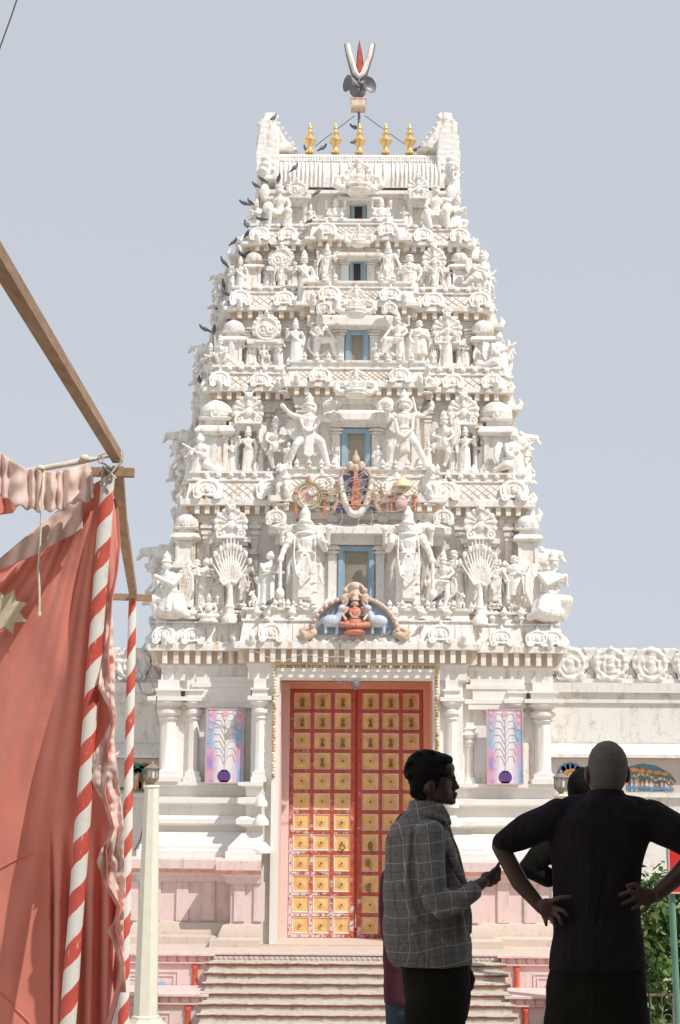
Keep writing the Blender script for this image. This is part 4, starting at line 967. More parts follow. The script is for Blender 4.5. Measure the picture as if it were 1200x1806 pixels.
EX = [(346, 1070, 92, 'courtier', 5, -.25), (452, 1074, 78, 'consort', 5, -.3), (893, 1072, 92, 'devotee', 5, -.25), (818, 1070, 84, 'devotee', 5, -.2), (418, 1074, 70, 'consort', 5, -.3), (862, 1074, 72, 'guardian', 5, -.3),
      (458, 836, 66, 'devotee', 4, -.25), (800, 836, 66, 'devotee', 4, -.25), (408, 836, 72, 'consort', 4, -.2), (852, 838, 72, 'consort', 4, -.2), (508, 830, 56, 'devotee', 4, -.25), (756, 830, 56, 'consort', 4, -.25), (590, 830, 50, 'consort', 4, -.2), (668, 830, 50, 'devotee', 4, -.2),
      (440, 650, 62, 'consort', 3, -.2), (820, 652, 62, 'devotee', 3, -.2), (492, 648, 62, 'devotee', 3, -.25), (766, 650, 60, 'guardian', 3, -.25), (596, 645, 46, 'consort', 3, -.2), (664, 645, 46, 'devotee', 3, -.2),
      (472, 512, 50, 'devotee', 2, -.2), (792, 514, 50, 'consort', 2, -.2), (518, 510, 56, 'devotee', 2, -.2), (745, 512, 56, 'guardian', 2, -.2), (556, 508, 52, 'consort', 2, -.2), (706, 508, 52, 'devotee', 2, -.2),
      (548, 403, 46, 'consort', 1, -.25), (714, 404, 46, 'devotee', 1, -.25), (508, 403, 44, 'consort', 1, -.2), (752, 405, 44, 'consort', 1, -.2)]
for x, y, h, n_, k, dy in EX: fig(x, y, h, n_, k, dy=dy, part='attendant_statue', mirror=x > 628, bay=n_ != 'x' and abs(x - 628) < (145, 145, 95, 125, 140, 170)[k] and k > 1)
for k, xs, y, h in ((5, (455, 470, 515, 560, 585, 668, 695, 745, 790), 1092, 24), (4, (520, 575, 600, 660, 690, 735), 838, 16), (5, (395, 430, 855, 890, 920, 340), 1092, 22)):
    for x in xs: fig(x, y, h, 'urn', k, dy=-.62, part='stucco_pot', sx=1.0, bay=abs(x - 628) < 180)
for k, y, h, xs in ((5, 1090, 30, (318, 352, 384, 440, 826, 866, 902, 935)), (4, 846, 24, (388, 410, 455, 472, 800, 836, 858, 882)), (3, 660, 20, (418, 436, 452, 488, 776, 812, 832, 862)), (2, 518, 18, (444, 462, 478, 516, 750, 784, 800, 826)), (1, 407, 16, (478, 508, 530, 560, 700, 730, 748, 786))):
    for q, x in enumerate(xs): fig(x, y, h * (.9 + .25 * ((q * 7) % 3) / 2), ('seated', 'urn', 'kneeler', 'beast')[(q + k) % 4], k, rz=(-20, 10, 0, 25)[q % 4], dy=-.42, part='ledge_figure', mirror=q % 2 == 1)
for k, i in info.items():     # wall-top frieze of small scroll arches under the dentils
    if k == 5: continue
    for s in (-1, 1):
        for f in (.12, .34, .56, .8):
            x = TX + s * (i['bw'] + (i['hw'] - i['bw']) * f); h = .17; place('frieze_scroll', T['scroll' if (k + int(f * 10)) % 2 else 'swirl_crest'], (x, i['ylow'] - .07, i['zd'] - .2), tower, scale=(h * 1.25, h, h))
        for f in (.35, .75):
            x = TX + s * i['bw'] * f; place('frieze_scroll', T['swirl_crest'], (x, i['ylow'] - i['p'] - .07, i['zd'] - .22), tower, scale=(.2, .17, .18))
for k, (x0, x1, y0, y1, c0, c1, cx0, cx1) in WIN.items():   # crest pieces on the ends of the window canopies
    if k in (5, 4, 3):
        for x in (cx0 + 12, cx1 - 12): fig(x, c0 + 6, 34 if k == 5 else 26, 'scroll', k, dy=-.5, part='crest', sx=1.2, bay=True)
# coloured shrine on the lower sill and coloured emblem above
def painted(fn, mats, name, label): b = MB(); fn(b); o = b.build(name, mats, tower, 60); o['label'] = label; return o
ye = info[5]['ye'] - info[5]['p'] - .05; c0 = pt(626, 1118, ye); mm_ = mpp(1090, ye)
def f1(b):
    x, z = c0.x, c0.z
    b.m = 0; b.prism([(x + .72 * math.cos(R(a)), z + .62 * math.sin(R(a))) for a in range(0, 181, 12)], ye + .1, ye + .3)
    b.m = 1; b.torus((x, ye + .08, z), .74, .052, 30, 8, 'Y', 0, 180, .86)
    b.m = 2
    for a in range(6, 180, 9): b.ell((x + .74 * math.cos(R(a)), ye + .0, z + .64 * math.sin(R(a))), .035, 8, 5)
    b.m = 1
    for s in (-1, 1): b.chain([(x + s * .72, ye + .06, z + .02), (x + s * .84, ye + .04, z - .05), (x + s * .9, ye + .04, z + .04), (x + s * .82, ye + .03, z + .09)], [.08, .08, .06, .04])
painted(f1, ['paintgrey', 'painttan', 'palepink'], 'arch', 'tan arch with grey back around the seated red deity')
def f2(b):
    b.T = Matrix.Translation((c0.x, ye - .02, c0.z - .02)) @ Matrix.Scale(.78, 4)
    b.m = 0; b.lathe((0, 0, 0), [(.2, 0), (.25, .06), (.2, .1)], 16); skirt(b, 0, .34, .08, .13, .2, -.02, .8, 9); torso(b, (0, 0, .3), (0, 0, .5), .13)
    for s in (-1, 1): b.chain([(s * .08, 0, .24), (s * .28, -.08, .22), (s * .04, -.2, .19)], [.09, .07, .05])
    b.m = 1; head(b, 0, .70, -.02, .08, 'none'); 
    for s in (-1, 1): arm(b, (s * .16, 0, .58), (s * .27, -.02, .44), (s * .2, -.13, .33), .04); arm(b, (s * .16, .02, .6), (s * .28, .02, .6), (s * .25, -.03, .73), .035)
    b.m = 2; crown(b, 0, .76, -.02, .24, .075); b.torus((0, -.08, .5), .1, .02, 14, 6, 'Y', 180, 360, 1.2)
    b.T = None
painted(f2, ['paintred', 'paintflesh', 'painttan'], 'seated_deity', 'small red robed seated deity in the arch over the door')
M['paleblue'] = plain('pale_blue_paint', (.55, .60, .68), .6)
for s in (-1, 1):
    b = MB(); x = c0.x + s * .4; z = c0.z
    b.ell((x, ye + .0, z + .22), (.17, .1, .11)); b.chain([(x - s * .1, ye, z + .25), (x - s * .17, ye - .02, z + .4)], [.08, .05]); b.ell((x - s * .18, ye - .04, z + .44), (.07, .07, .06)); b.cap((x - s * .2, ye - .07, z + .44), (x - s * .26, ye - .08, z + .52), .025, .015)
    for q in (-.1, .1): b.cap((x + q, ye, z + .2), (x + q, ye, z + .02), .035, .03)
    place('elephant', sculpt(b, .012, 2, 'elephant', ('paleblue',)), (0, 0, 0), tower)
def f4(b):
    b.T = Matrix.Translation((c0.x, ye + .02, zz(1062, ye)))
    b.m = 0
    for s in (-1, 1): b.ell((s * .17, 0, .06), (.08, .06, .12)); b.ell((s * .17, -.02, .2), .05); b.cap((s * .12, -.03, .1), (s * .02, -.04, .18), .025)
    b.ell((0, 0, .12), (.09, .06, .15)); b.m = 1; b.ell((0, -.02, .28), (.08, .05, .07)); b.torus((0, 0, .16), .17, .025, 16, 6, 'Y', 20, 160)
    b.T = None
painted(f4, ['painttan', 'palepink'], 'arch_cresting', 'tan figures crowning the arch over the door')
# upper emblem
yE = info[4]['ye'] - info[4]['p'] - .08
def Pq(px, py): q = pt(px, py, yE); return (q.x, q.z)
def f5(b):
    b.m = 0; b.prism([Pq(*q) for q in ((590, 903), (604, 838), (628, 822), (650, 838), (665, 903))], yE + .08, yE + .16)
    b.m = 1; pts = [Pq(*q) for q in ((600, 842), (604, 868), (610, 890), (620, 904), (628, 907), (636, 904), (646, 890), (652, 868), (656, 842))]
    b.tube([(x, yE + .02, z) for x, z in pts], [.05, .055, .06, .07, .075, .07, .06, .055, .05], 8)
    b.m = 2; b.prism([Pq(*q) for q in ((625, 832), (631, 832), (636, 868), (637, 888), (633, 898), (628, 901), (622, 898), (619, 888), (621, 868))], yE - .03, yE + .08)
    b.m = 3
    for x, z in ((628, 810), (618, 822), (638, 822), (628, 826)): q = Pq(x, z); b.ell((q[0], yE, q[1]), (.07, .05, .09))
    q = Pq(628, 803); b.cap((q[0], yE, q[1] - .05), (q[0], yE, q[1] + .08), .05, .02)
    for s in (-1, 1):
        pts = [Pq(628 + s * a, y) for a, y in ((20, 826), (27, 840), (32, 862), (34, 885), (42, 903))]; b.tube([(x, yE + .04, z) for x, z in pts], .04, 6)
painted(f5, ['paintblue', 'statue', 'paintred', 'painttan'], 'sect_mark', 'red flame between white prongs on a blue back')
def f6(b):
    q = Pq(545, 873); b.m = 0; b.torus((q[0], yE + .05, q[1]), .235, .035, 28, 6); b.m = 1; b.torus((q[0], yE + .05, q[1]), .185, .022, 28, 6); b.m = 2; b.lathe((q[0], yE + .1, q[1]), [(.01, -.06), (.06, -.05), (.18, -.03), (.18, 0)], 24, 'Y')
    b.m = 3
    for x in (522, 572): r_ = Pq(x, 895); b.cap((r_[0], yE + .05, r_[1] - .1), (r_[0], yE + .05, r_[1] + .25), .03); r_ = Pq(x, 870); b.ell((r_[0], yE + .05, r_[1] + .02), .05)
    r_ = Pq(545, 845); b.cap((r_[0], yE + .05, r_[1] - .04), (r_[0], yE + .05, r_[1] + .06), .06, .02)
painted(f6, [plain('grey_green_paint', (.42, .45, .38), .6), 'paintyel', 'palepink', 'paintred'], 'wheel_emblem', 'round wheel emblem with a pink flower centre')
def f7(b):
    q = Pq(710, 885); b.m = 0
    b.prism([Pq(*z) for z in ((690, 903), (692, 875), (710, 848), (730, 875), (732, 903))], yE + .12, yE + .18)
    b.m = 1; q = Pq(710, 858); b.lathe((q[0], yE + .05, q[1]), [(.17, 0), (.15, .07), (.08, .12), (.03, .18)], 14)
    b.m = 2
    for x in (690, 732): r_ = Pq(x, 900); b.cap((r_[0], yE + .05, r_[1]), (r_[0], yE + .05, r_[1] + .25), .03); r_ = Pq(x, 874); b.ell((r_[0], yE + .05, r_[1]), .05)
    r_ = Pq(710, 850); b.cap((r_[0], yE + .04, r_[1]), (r_[0], yE + .04, r_[1] + .1), .06, .02)
    b.m = 3; r_ = Pq(708, 885); b.ell((r_[0], yE + .05, r_[1]), (.12, .08, .15))
painted(f7, [plain('pale_green_paint', (.40, .52, .44), .6), 'paintyel', 'paintred', 'palepink'], 'conch_emblem', 'small painted conch shrine under a yellow canopy')
b = MB(); rr = random.Random(11)
for k in range(16):
    x = rr.uniform(575, 700); y = rr.uniform(845, 890); r_ = rr.uniform(15, 40); pts = []
    for j in range(10): a = R(j * 33 + rr.uniform(-20, 20)); q = Pq(x + r_ * math.cos(a) * 1.4, y + r_ * .6 * math.sin(a)); pts.append((q[0], yE - .05 + rr.uniform(-.05, .05), q[1]))
    b.tube(pts, .007, 4)
for x in (602, 632, 655): q = Pq(x, 900); b.tube([(q[0], yE - .04, q[1]), (q[0] + .03, yE - .06, q[1] - .15), (q[0] - .03, yE - .05, q[1] - .3)], .007, 4)
tag(b.build('light_string', 'painttan', None), 'tangle of tan wires hanging over the painted emblem on the tower', 'string lights')
# ================================================================ ground, terrace, stairs
b = MB(); b.add([(-600, -60, GZ), (600, -60, GZ), (600, 1500, GZ), (-600, 1500, GZ)], [(0, 1, 2, 3)])
M['ground'] = stucco('courtyard_paving', (0.52, 0.46, 0.38), (0.42, 0.32, 0.22), .5)
tag(b.build('ground', 'ground', None), kind='structure')
SX0, SX1 = pt(374, 1675, 26.1).x, pt(882, 1681, 26.1).x
b = MB(); xl_, xr_ = -9.0, 3.95
b.box((xl_, 26.1, GZ), (xr_, 31, PZ))
b.build('body', 'beige', None)
terr = bpy.data.objects['body']; terr.name = 'terrace'; tag(terr, kind='structure')
b = MB(); b.box((xl_, 26.02, PZ - .03), (xr_, 26.11, PZ + .003)); tag(b.build('terrace_edge', 'pink', None), kind='structure')
st = root('stairs', ((SX0 + SX1) / 2, 24, GZ), 'broad flight of weathered pale steps with rusty edges below the red door', 'stairs')
b = MB(); b2 = MB(); r_, t_ = .116, .30; k = 0
rr = random.Random(2)
z = PZ - .115; y = 26.1
b.box((SX0, y - .06, PZ - .115), (SX1, y + .02, PZ - .035)); 
for j in range(56): x = SX0 + .05 + j * (SX1 - SX0 - .1) / 55; b.ell((x, y - .06, PZ - .08), (.034, .012, .03), 8, 4)
b2.box((SX0, y - .068, PZ - .045), (SX1, y, PZ - .036))
while z > GZ + .02:
    wL = .012 * k; ex = .02; b.box((SX0 - ex, y - t_, z - r_), (SX1 + ex, y + .3, z))
    # worn nosing
    n = 60; pts = []
    for j in range(n + 1): x = SX0 - .07 + (SX1 - SX0 + .14) * j / n; pts.append((x, y - t_ - .015 + rr.uniform(-.006, .006), z - .018 + rr.uniform(-.004, .004)))
    b.tube(pts, .015, 6); b2.tube([(q[0], q[1] + .006, q[2] - .03) for q in pts], [.012 + rr.uniform(0, .008) for _ in pts], 5)
    y -= t_; z -= r_; k += 1
b.build('steps', stucco('step_stone', (.62, .55, .48), (.34, .17, .11), .75, (.28, .22, .19), .85, .6), st, 60); b2.build('nosing_stain', 'rust', st)
def wingwall(s):
    o = root('stair_wing', (TX + s * 4, 26, GZ), None)
    x_in = SX0 if s < 0 else SX1
    X = lambda d: x_in + s * d
    x_out = xl_ if s < 0 else xr_
    L = lambda a, c: (min(a, c), max(a, c))
    b = MB(); rc = MB(); rd = MB(); bl = MB()
    tops = ((PZ - .02, 25.98, .03, PZ - .66), (zz(1756, 24.9), 24.9, .03, GZ))
    for (zt, yf, din, zb) in tops:
        b.box((X(din), yf, zb), (x_out, 26.12 if yf > 25 else 25.96, zt - .14))
        b.box((X(din - .05), yf - .05, zt - .14), (x_out, 26.1 if yf > 25 else 25.96, zt - .12)); b.box((X(din - .02), yf - .03, zt - .12), (x_out, 26.1 if yf > 25 else 25.96, zt - .02)); b.box((X(din - .09), yf - .09, zt - .02), (x_out, 26.1 if yf > 25 else 25.96, zt + .012))
        j = 0; x = din + .05
        while x < 3.4 and abs(X(x)) < abs(x_out):
            q = X(x); rd.tube([(q + .04, yf - .035, zt - .025), (q, yf - .042, zt - .06), (q + .01, yf - .042, zt - .1), (q + .04, yf - .035, zt - .12)], .006, 4); x += .155
        rd.box((X(din), yf - .053, zt - .146), (x_out, yf - .0, zt - .139)); rd.box((X(din), yf - .09, zt - .026), (x_out, yf - .02, zt - .019))
        # red half column at the inner corner
        rc.cut(); rc.lathe((X(din + .22), yf - .01, zt - .74), [(.055, 0), (.06, .03), (.045, .05), (.045, .5), (.06, .53), (.055, .57)], 12)
        # moulded panel
        x0, x1 = X(din + .48), X(3.2 if s < 0 else 1.6); za, zb_ = zt - .68, zt - .26
        for w_ in (0, .06):
            a0, a1 = L(x0 + s * w_, x1 - s * w_)
            b.box((a0, yf - .02, za + w_), (a1, yf, za + w_ + .018)); b.box((a0, yf - .02, zb_ - w_ - .018), (a1, yf, zb_ - w_)); b.box((a0, yf - .02, za + w_ + .018), (a0 + .018, yf, zb_ - w_ - .018)); b.box((a1 - .018, yf - .02, za + w_ + .018), (a1, yf, zb_ - w_ - .018))
        zc = (za + zb_) / 2; fx = x0 + s * .26
        for a in range(8): t = R(a * 45 + 10); bl.cap((fx, yf - .02, zc), (fx + .06 * math.cos(t), yf - .02, zc + .055 * math.sin(t)), .018, .01, 6)
        for q in (-1, 1): b.tube([(fx + s * .07, yf - .005, zc), (fx + s * .25, yf - .005, zc + q * .05), (fx + s * .5, yf - .005, zc + q * .09), (fx + s * .75, yf - .005, zc + q * .1), (fx + s * .95, yf - .005, zc)], .012, 5)
    b.build('wall', 'pink', o, 40); rd.build('red_trim', 'redtrim', o, 60); build_pieces(rc, 'red_column', 'redtrim', o, 60); bl.build('painted_flower', 'bluepaint', o, 60)
    tag(o, 'pink stair wall with blue painted flower %s' % ('left of the steps behind the cream lamp post' if s < 0 else 'right of the steps behind the men'), 'stair wall', 'pink walls flanking the stairs')
wingwall(-1); wingwall(1)
# ================================================================ painted boards leaning on the facade
def board_mat():
    m, nt, b_ = newmat('painted_board_picture'); p = objc(nt); s = nt.nodes.new('ShaderNodeSeparateXYZ'); nt.links.new(p, s.inputs[0])
    n = noi(nt, mapv(nt, p, (2.2, 2.2, 1.6), (0, .5, 0)), 1.1, 2, .5, .6)
    c = ramp(nt, n, [(.32, (.20, .20, .50)), (.42, (.26, .48, .66)), (.49, (.46, .40, .66)), (.54, (.74, .36, .42)), (.60, (.44, .28, .55)), (.68, (.22, .22, .52))])
    ax = math_(nt, 'ABSOLUTE', s.outputs[0]); f = ramp(nt, math_(nt, 'ADD', math_(nt, 'MULTIPLY', ax, 2.6), math_(nt, 'MULTIPLY', noi(nt, p, 3.5, 3), .5)), [(.52, (1, 1, 1)), (.86, (0, 0, 0))])
    nt.links.new(mix(nt, f, c, (.80, .77, .78)), b_.inputs['Base Color']); b_.inputs['Roughness'].default_value = .45; return m
M['board'] = board_mat(); M['silver'] = plain('silver_paint_line', (.52, .44, .44), .5, bst=0); M['purple'] = plain('purple_paint', (.12, .05, .22), .5, bst=0); M['pinkdot'] = plain('pink_rosette', (.78, .42, .44), .5, bst=0); M['frame'] = plain('board_frame', (.55, .40, .38), .5)
for q, (x0, x1, y0, y1, wh) in enumerate(((364, 429, 1251, 1380, 'left'), (860, 922, 1252, 1382, 'right'))):
    yy = Y0 - .32; c = pt((x0 + x1) / 2, (y0 + y1) / 2, yy); m = mpp(1310, yy); hw_, hh = (x1 - x0) / 2 * m, (y1 - y0) / 2 * m
    o = root('painted_board', (c.x, yy, c.z - hh), 'bright painted board with a white feather fan on the wall %s of the door' % wh, 'painted board', 'painted boards flanking the door')
    def bd(mb, name, mt, sm=0):
        ob = mb.build(name, mt, None, sm); ob.location = (0, 0, hh); ob.parent = o; return ob
    b = MB(); b.box((-hw_, 0, -hh), (hw_, .04, hh)); bd(b, 'picture', 'board')
    b = MB()
    for s in (-1, 1): b.box((s * hw_ - .012, -.012, -hh), (s * hw_ + .012, .045, hh)); b.box((-hw_ + .012, -.012, s * hh - .012), (hw_ - .012, .045, s * hh + .012))
    bd(b, 'frame', 'frame')
    b = MB(); b.tube([(0, -.004, -hh * .72), (0.01, -.004, 0), (0, -.004, hh * .75)], .006, 4)
    for k in range(7):
        z = -hh * .5 + k * hh * .19; w_ = hw_ * (.75 - .06 * abs(k - 3))
        for s in (-1, 1): b.tube([(0, -.004, z), (s * w_ * .35, -.004, z + .15), (s * w_ * .8, -.004, z + .16), (s * w_, -.004, z + .05)], .005, 4)
    bd(b, 'feather_lines', 'silver')
    b = MB(); b.lathe((0, -.004, -hh * .82), [(.11, -.004), (.115, 0), (.1, .004)], 18, 'Y'); b.box((-.05, -.008, -hh * .82 + .08), (.05, -.002, -hh * .82 + .11)); b.box((-.06, -.008, -hh * .97), (.06, -.002, -hh * .93)); bd(b, 'painted_pot', 'purple')
    b = MB()
    for s in (-1, 1):
        for k in range(3): b.cut(); b.lathe((s * hw_ * .78, -.003, hh * (.9 - .2 * k)), [(.03, -.004), (.035, 0), (.03, .004)], 12, 'Y')
    b.cut(); b.lathe((0, -.003, hh * .88), [(.05, -.004), (.055, 0)], 12, 'Y')
    cuts = b.cuts + [(len(b.v), len(b.f))]
    for (v0, f0), (v1, f1) in zip(cuts, cuts[1:]):
        c_ = MB(); c_.v = b.v[v0:v1]; c_.f = [[q_ - v0 for q_ in f_] for f_ in b.f[f0:f1]]; c_.mi = b.mi[f0:f1]; bd(c_, 'rosette', 'pinkdot', 0)
# ================================================================ cream lamp posts
def lamp_post(x, y, zl, label):
    o = root('lamp_post', (x, y, GZ), label, 'lamp post', 'cream lamp posts before the stairs')
    def B(mb, n_, mt, sm=0, par=None): ob = mb.build(n_, mt, None, sm); ob.location = (0, 0, 0); ob.parent = par or o; return ob
    H = zl - GZ; b = MB()
    def octo(b, prof): b.T = Matrix.Rotation(R(22.5), 4, 'Z'); b.lathe((0, 0, 0), prof, 8); b.T = None
    octo(b, [(.5, 0), (.5, .28), (.44, .3), (.44, .46), (.30, .62), (.26, .66), (.255, .68)]); octo(b, [(.21, .68), (.215, .72), (.19, .74), (.115, H - .02), (.135, H), (.12, H + .03)]); B(b, 'shaft', 'ped', 30)
    b = MB(); b.lathe((0, 0, H + .03), [(.05, 0), (.03, .02), (.08, .06), (.10, .09), (.10, .11)], 8)
    for k in range(8): a = R(45 * k); b.cap((.095 * math.cos(a), .095 * math.sin(a), H + .11), (.1 * math.cos(a), .1 * math.sin(a), H + .27), .010, .010, 5)
    b.lathe((0, 0, H + .27), [(.12, 0), (.125, .015), (.065, .06), (.025, .08), (.03, .09), (.01, .12)], 8); ln = B(b, 'lantern', 'bronze', 30)
    b = MB(); b.lathe((0, 0, H + .112), [(.075, 0), (.085, .08), (.078, .155)], 12); B(b, 'lantern_glass', plain('frosted_glass', (.68, .68, .66), .2), 60, ln)
p = pt(268, 1388, 24.6); lamp_post(p.x, 24.6, p.z, 'cream eight-sided lamp post with a small lantern left of the stairs')
p = pt(990, 1404, 24.6); lamp_post(p.x, 24.6, p.z, 'lamp post mostly hidden behind the grey haired man')
# ================================================================ boundary walls left and right
PAR = []
def side_wall(s):
    yw = 28.9; x0, x1 = (3.35, 14) if s > 0 else (-14, -2.75)
    o = root('boundary_wall', (x0 if s > 0 else x1, yw, GZ), 'weathered white wall with arched parapet and painted frieze %s of the tower' % ('right' if s > 0 else 'left'), 'wall', 'white boundary walls')
    Z = lambda py: zz(py, yw, 1090 if s > 0 else 230)
    b = MB(); b.box((x0, yw, GZ), (x1, yw + .5, Z(1208))); b.box((x0, yw - .05, Z(1240)), (x1, yw, Z(1222)))
    b.box((x0, yw - .12, Z(1222)), (x1, yw + .55, Z(1205))); b.box((x0, yw - .3, Z(1337)), (x1, yw, Z(1331))); 
    b.add([(x0, yw - .3, Z(1331)), (x1, yw - .3, Z(1331)), (x1, yw - .02, Z(1312)), (x0, yw - .02, Z(1312))], [(0, 1, 2, 3)])
    b.build('wall', 'grime', o, 0)
    b = MB(); b.box((x0, yw - .03, Z(1399)), (x1, yw + .001, Z(1338))); b.build('frieze', stucco('frieze_plaster', (.62, .56, .52), (.5, .4, .3), .3), o)
    b = MB(); b.box((x0, yw - .09, Z(1406)), (x1, yw, Z(1399))); b.build('ledge', 'grime', o)
    b = MB(); b.box((x0, yw + .1, Z(1205)), (x1, yw + .34, Z(1196))); n = int((x1 - x0) / .73)
    b.box((x0, yw + .2, Z(1146)), (x1, yw + .3, Z(1142)))
    h = Z(1141) - Z(1200); z = Z(1200); b.build('parapet_base', 'grime', o)
    if not PAR:
        for v_ in range(2):
            b = MB(); x = 0
            pts = [(.335 * math.cos(R(a)), h * .53 + h * .47 * math.sin(R(a))) for a in range(-38, 219, 10)] + [(-.2, 0), (.2, 0)]
            b.prism(pts, .05, .3); b.torus((0, .05, h * .5), .25, .035, 22, 6, 'Y', 0, 360, 1.05); b.torus((0, .04, h * .45), .14, .022, 16, 6, 'Y'); b.ell((0, .05, h * .42), (.09, .04, .14))
            for s2 in (-1, 1): b.torus((s2 * .2, .05, .07), .05, .025, 12, 5)
            for k in range(9): a = R(-20 + k * 27); b.ell((.3 * math.cos(a), .06, h * .5 + .3 * math.sin(a)), .028, 6, 4)
            PAR.append(sculpt(b, .016, 1, 'parapet_arch', ('grime',), .02, 9. + v_ * 3))
        b = MB(); b.prism([(-.16, 0), (.16, 0), (.1, h * .2), (0, h * .5), (-.1, h * .2)], .14, .28); b.prism([(-.13, h), (.13, h), (0, h * .52)], .14, .28); b.ell((0, .14, h * .12), (.06, .03, .06))
        PAR.append(sculpt(b, .016, 1, 'parapet_web', ('grime',), .01, 9.))
    for k in range(n + 1):
        x = pt(1007, 1170, yw).x + k * .735 if s > 0 else pt(232, 1170, yw).x - k * .735
        place('parapet_arch', PAR[k % 2], (x, yw, z), o, scale=(-1 if k % 3 == 0 else 1, 1, 1)); place('parapet_web', PAR[2], (x + .3675, yw, z), o)
    # painted figures on the frieze (flat paint, a few mm thick)
    rr = random.Random(4 + s); z0 = Z(1397); hh = Z(1342) - Z(1397)
    cols_ = [('mural_teal', (.10, .24, .28)), ('mural_orange', (.74, .32, .10)), ('mural_green', (.16, .22, .10)), ('mural_brown', (.24, .09, .05)), ('mural_cream', (.74, .58, .40)), ('mural_blue', (.12, .24, .48))]
    ms = [plain(n_, c_, .8, bst=0, world=True, sc_=12, var=.3) for n_, c_ in cols_]
    def blobp(b, cx, cz, rx, rz_, lay):
        pts = [(cx + rx * math.cos(R(a)) * (1 + rr.uniform(-.15, .15)), cz + rz_ * math.sin(R(a)) * (1 + rr.uniform(-.15, .15))) for a in range(0, 360, 24)]
        b.prism(pts, yw - .034 - .0035 * lay, yw - .031)
    b = MB()
    if s < 0:
        cx = pt(252, 1370, yw).x
        b.m = 2; blobp(b, cx, z0 + .06, .42, .05, 1)
        for k in range(22): b.m = (0, 2, 0)[k % 3]; blobp(b, cx + rr.uniform(-.26, .26), z0 + .33 + rr.uniform(-.12, .14), .075, .055, 2 + k % 2)
        b.m = 3; blobp(b, cx - .03, z0 + .2, .04, .16, 4)
        for k in range(6): b.m = (4, 1, 3)[k % 3]; blobp(b, cx - .2 + k * .08, z0 + .12, .025, .08, 4)
        for k in range(3): b.m = k + 1; blobp(b, cx - 1.5 - k * .6, z0 + .25, .2, .2, 2)
    else:
        cx = pt(1006, 1368, yw).x
        b.m = 5
        for k in range(7): a = R(k * 30); blobp(b, cx + .17 * math.cos(a), z0 + hh * .55 + .14 * math.sin(a), .075, .08, 1)
        b.m = 1; blobp(b, cx, z0 + hh * .5, .16, .13, 2); b.m = 3; blobp(b, cx, z0 + hh * .3, .1, .14, 3); b.m = 2; blobp(b, cx, z0 + .06, .22, .05, 2); b.m = 4; blobp(b, cx, z0 + hh * .5, .05, .06, 4); blobp(b, cx - .12, z0 + hh * .25, .05, .1, 3)
        a0, a1 = pt(1104, 1370, yw).x, pt(1192, 1370, yw).x
        b.m = 0; b.prism([(a0, z0 + .01), (a0, z0 + hh * .8), (a0 + .3, z0 + hh * .92), (a0 + .55, z0 + hh * .85), (a1 - .1, z0 + hh * .6), (a1, z0 + hh * .35), (a1 - .15, z0 + .02)], yw - .036, yw - .031)
        for k in range(22):
            x = a0 + .02 + k * (a1 - a0 - .05) / 22; hgt = hh * (.75 - .35 * k / 22) * rr.uniform(.75, 1.1); b.m = (1, 3, 4, 5, 4, 1, 0)[k % 7]; blobp(b, x, z0 + hgt * .4, .02 + .012 * rr.random(), hgt * rr.uniform(.25, .38), 2 + k % 2)
            b.m = (1, 4)[k % 2]; blobp(b, x + .01, z0 + hgt * .9, .02, .026, 4); b.m = 5; blobp(b, x, z0 + hgt * .25, .02, .03, 4)
        for k in range(6): b.m = 1; blobp(b, a0 + k * .14, z0 + hh * (.75 - k * .03), .08, .035, 3)
    b.build('mural', ms, o)
side_wall(1); side_wall(-1)
# cables and pipe on the left corner of the tower
b = MB(); q = lambda x, y, Y=27.3: pt(x, y, Y)
b.tube([q(243, 1163), q(246, 1180), q(252, 1192), q(246, 1205), q(250, 1220), q(262, 1226), q(274, 1222)], .018, 6)
b.tube([q(262, 1168), q(264, 1190), q(272, 1215), q(276, 1225)], .012, 6); b.tube([q(277, 1228), q(275, 1250), q(279, 1270), q(280, 1280)], .012, 6)
tag(b.build('cable', 'grey', None, 60), 'loop of grey cable on the left corner of the tower under the eave', 'cable')
b = MB(); b.tube([q(238, 1500, 26), q(248, 1480, 26), q(256, 1445, 26), q(264, 1420, 26), q(262, 1380, 26)], .012, 6)
tag(b.build('cable', 'wire', None, 60), 'thin dark cable hanging beside the cream lamp post', 'cable')
b = MB(); yy = 27.0
b.tube([q(450, 1148, yy), q(470, 1158, yy), q(500, 1168, yy), q(535, 1152, yy), q(565, 1160, yy), q(600, 1158, yy), q(640, 1165, yy), q(690, 1160, yy)], .008, 5)
tag(b.build('cable', 'painttan', None, 60), 'thin tan wire drooping under the eave over the door', 'cable')
# ================================================================ pole on the roof: sect emblem, loudspeakers, box
py_ = 31.2; rp_ = lambda x, y: pt(x, y, py_)
ms = root('emblem_mast', rp_(634, 262), 'mast above the tower roof with a white forked emblem and red flame', 'emblem mast')
b = MB(); b.tube([rp_(634, 262), rp_(633, 170), rp_(633, 138)], .03, 8); b.build('mast', 'grey', ms, 60)
b = MB(); pts = [rp_(*a) for a in ((613, 78), (617, 95), (622, 112), (627, 128), (634, 136), (641, 129), (647, 112), (653, 95), (656, 78))]
b.tube(pts, [.05, .055, .06, .065, .07, .065, .06, .055, .05], 8); b.build('white_fork', 'statue', ms, 60)
b = MB(); pts = [rp_(*a) for a in ((612, 76), (616, 95), (621, 113), (626, 130), (634, 139), (642, 131), (648, 113), (654, 95), (658, 76))]
b.tube([p + V((0, .05, 0)) for p in pts], [.06, .068, .073, .078, .08, .078, .073, .068, .06], 8); b.build('fork_rim', 'grey', ms, 60)
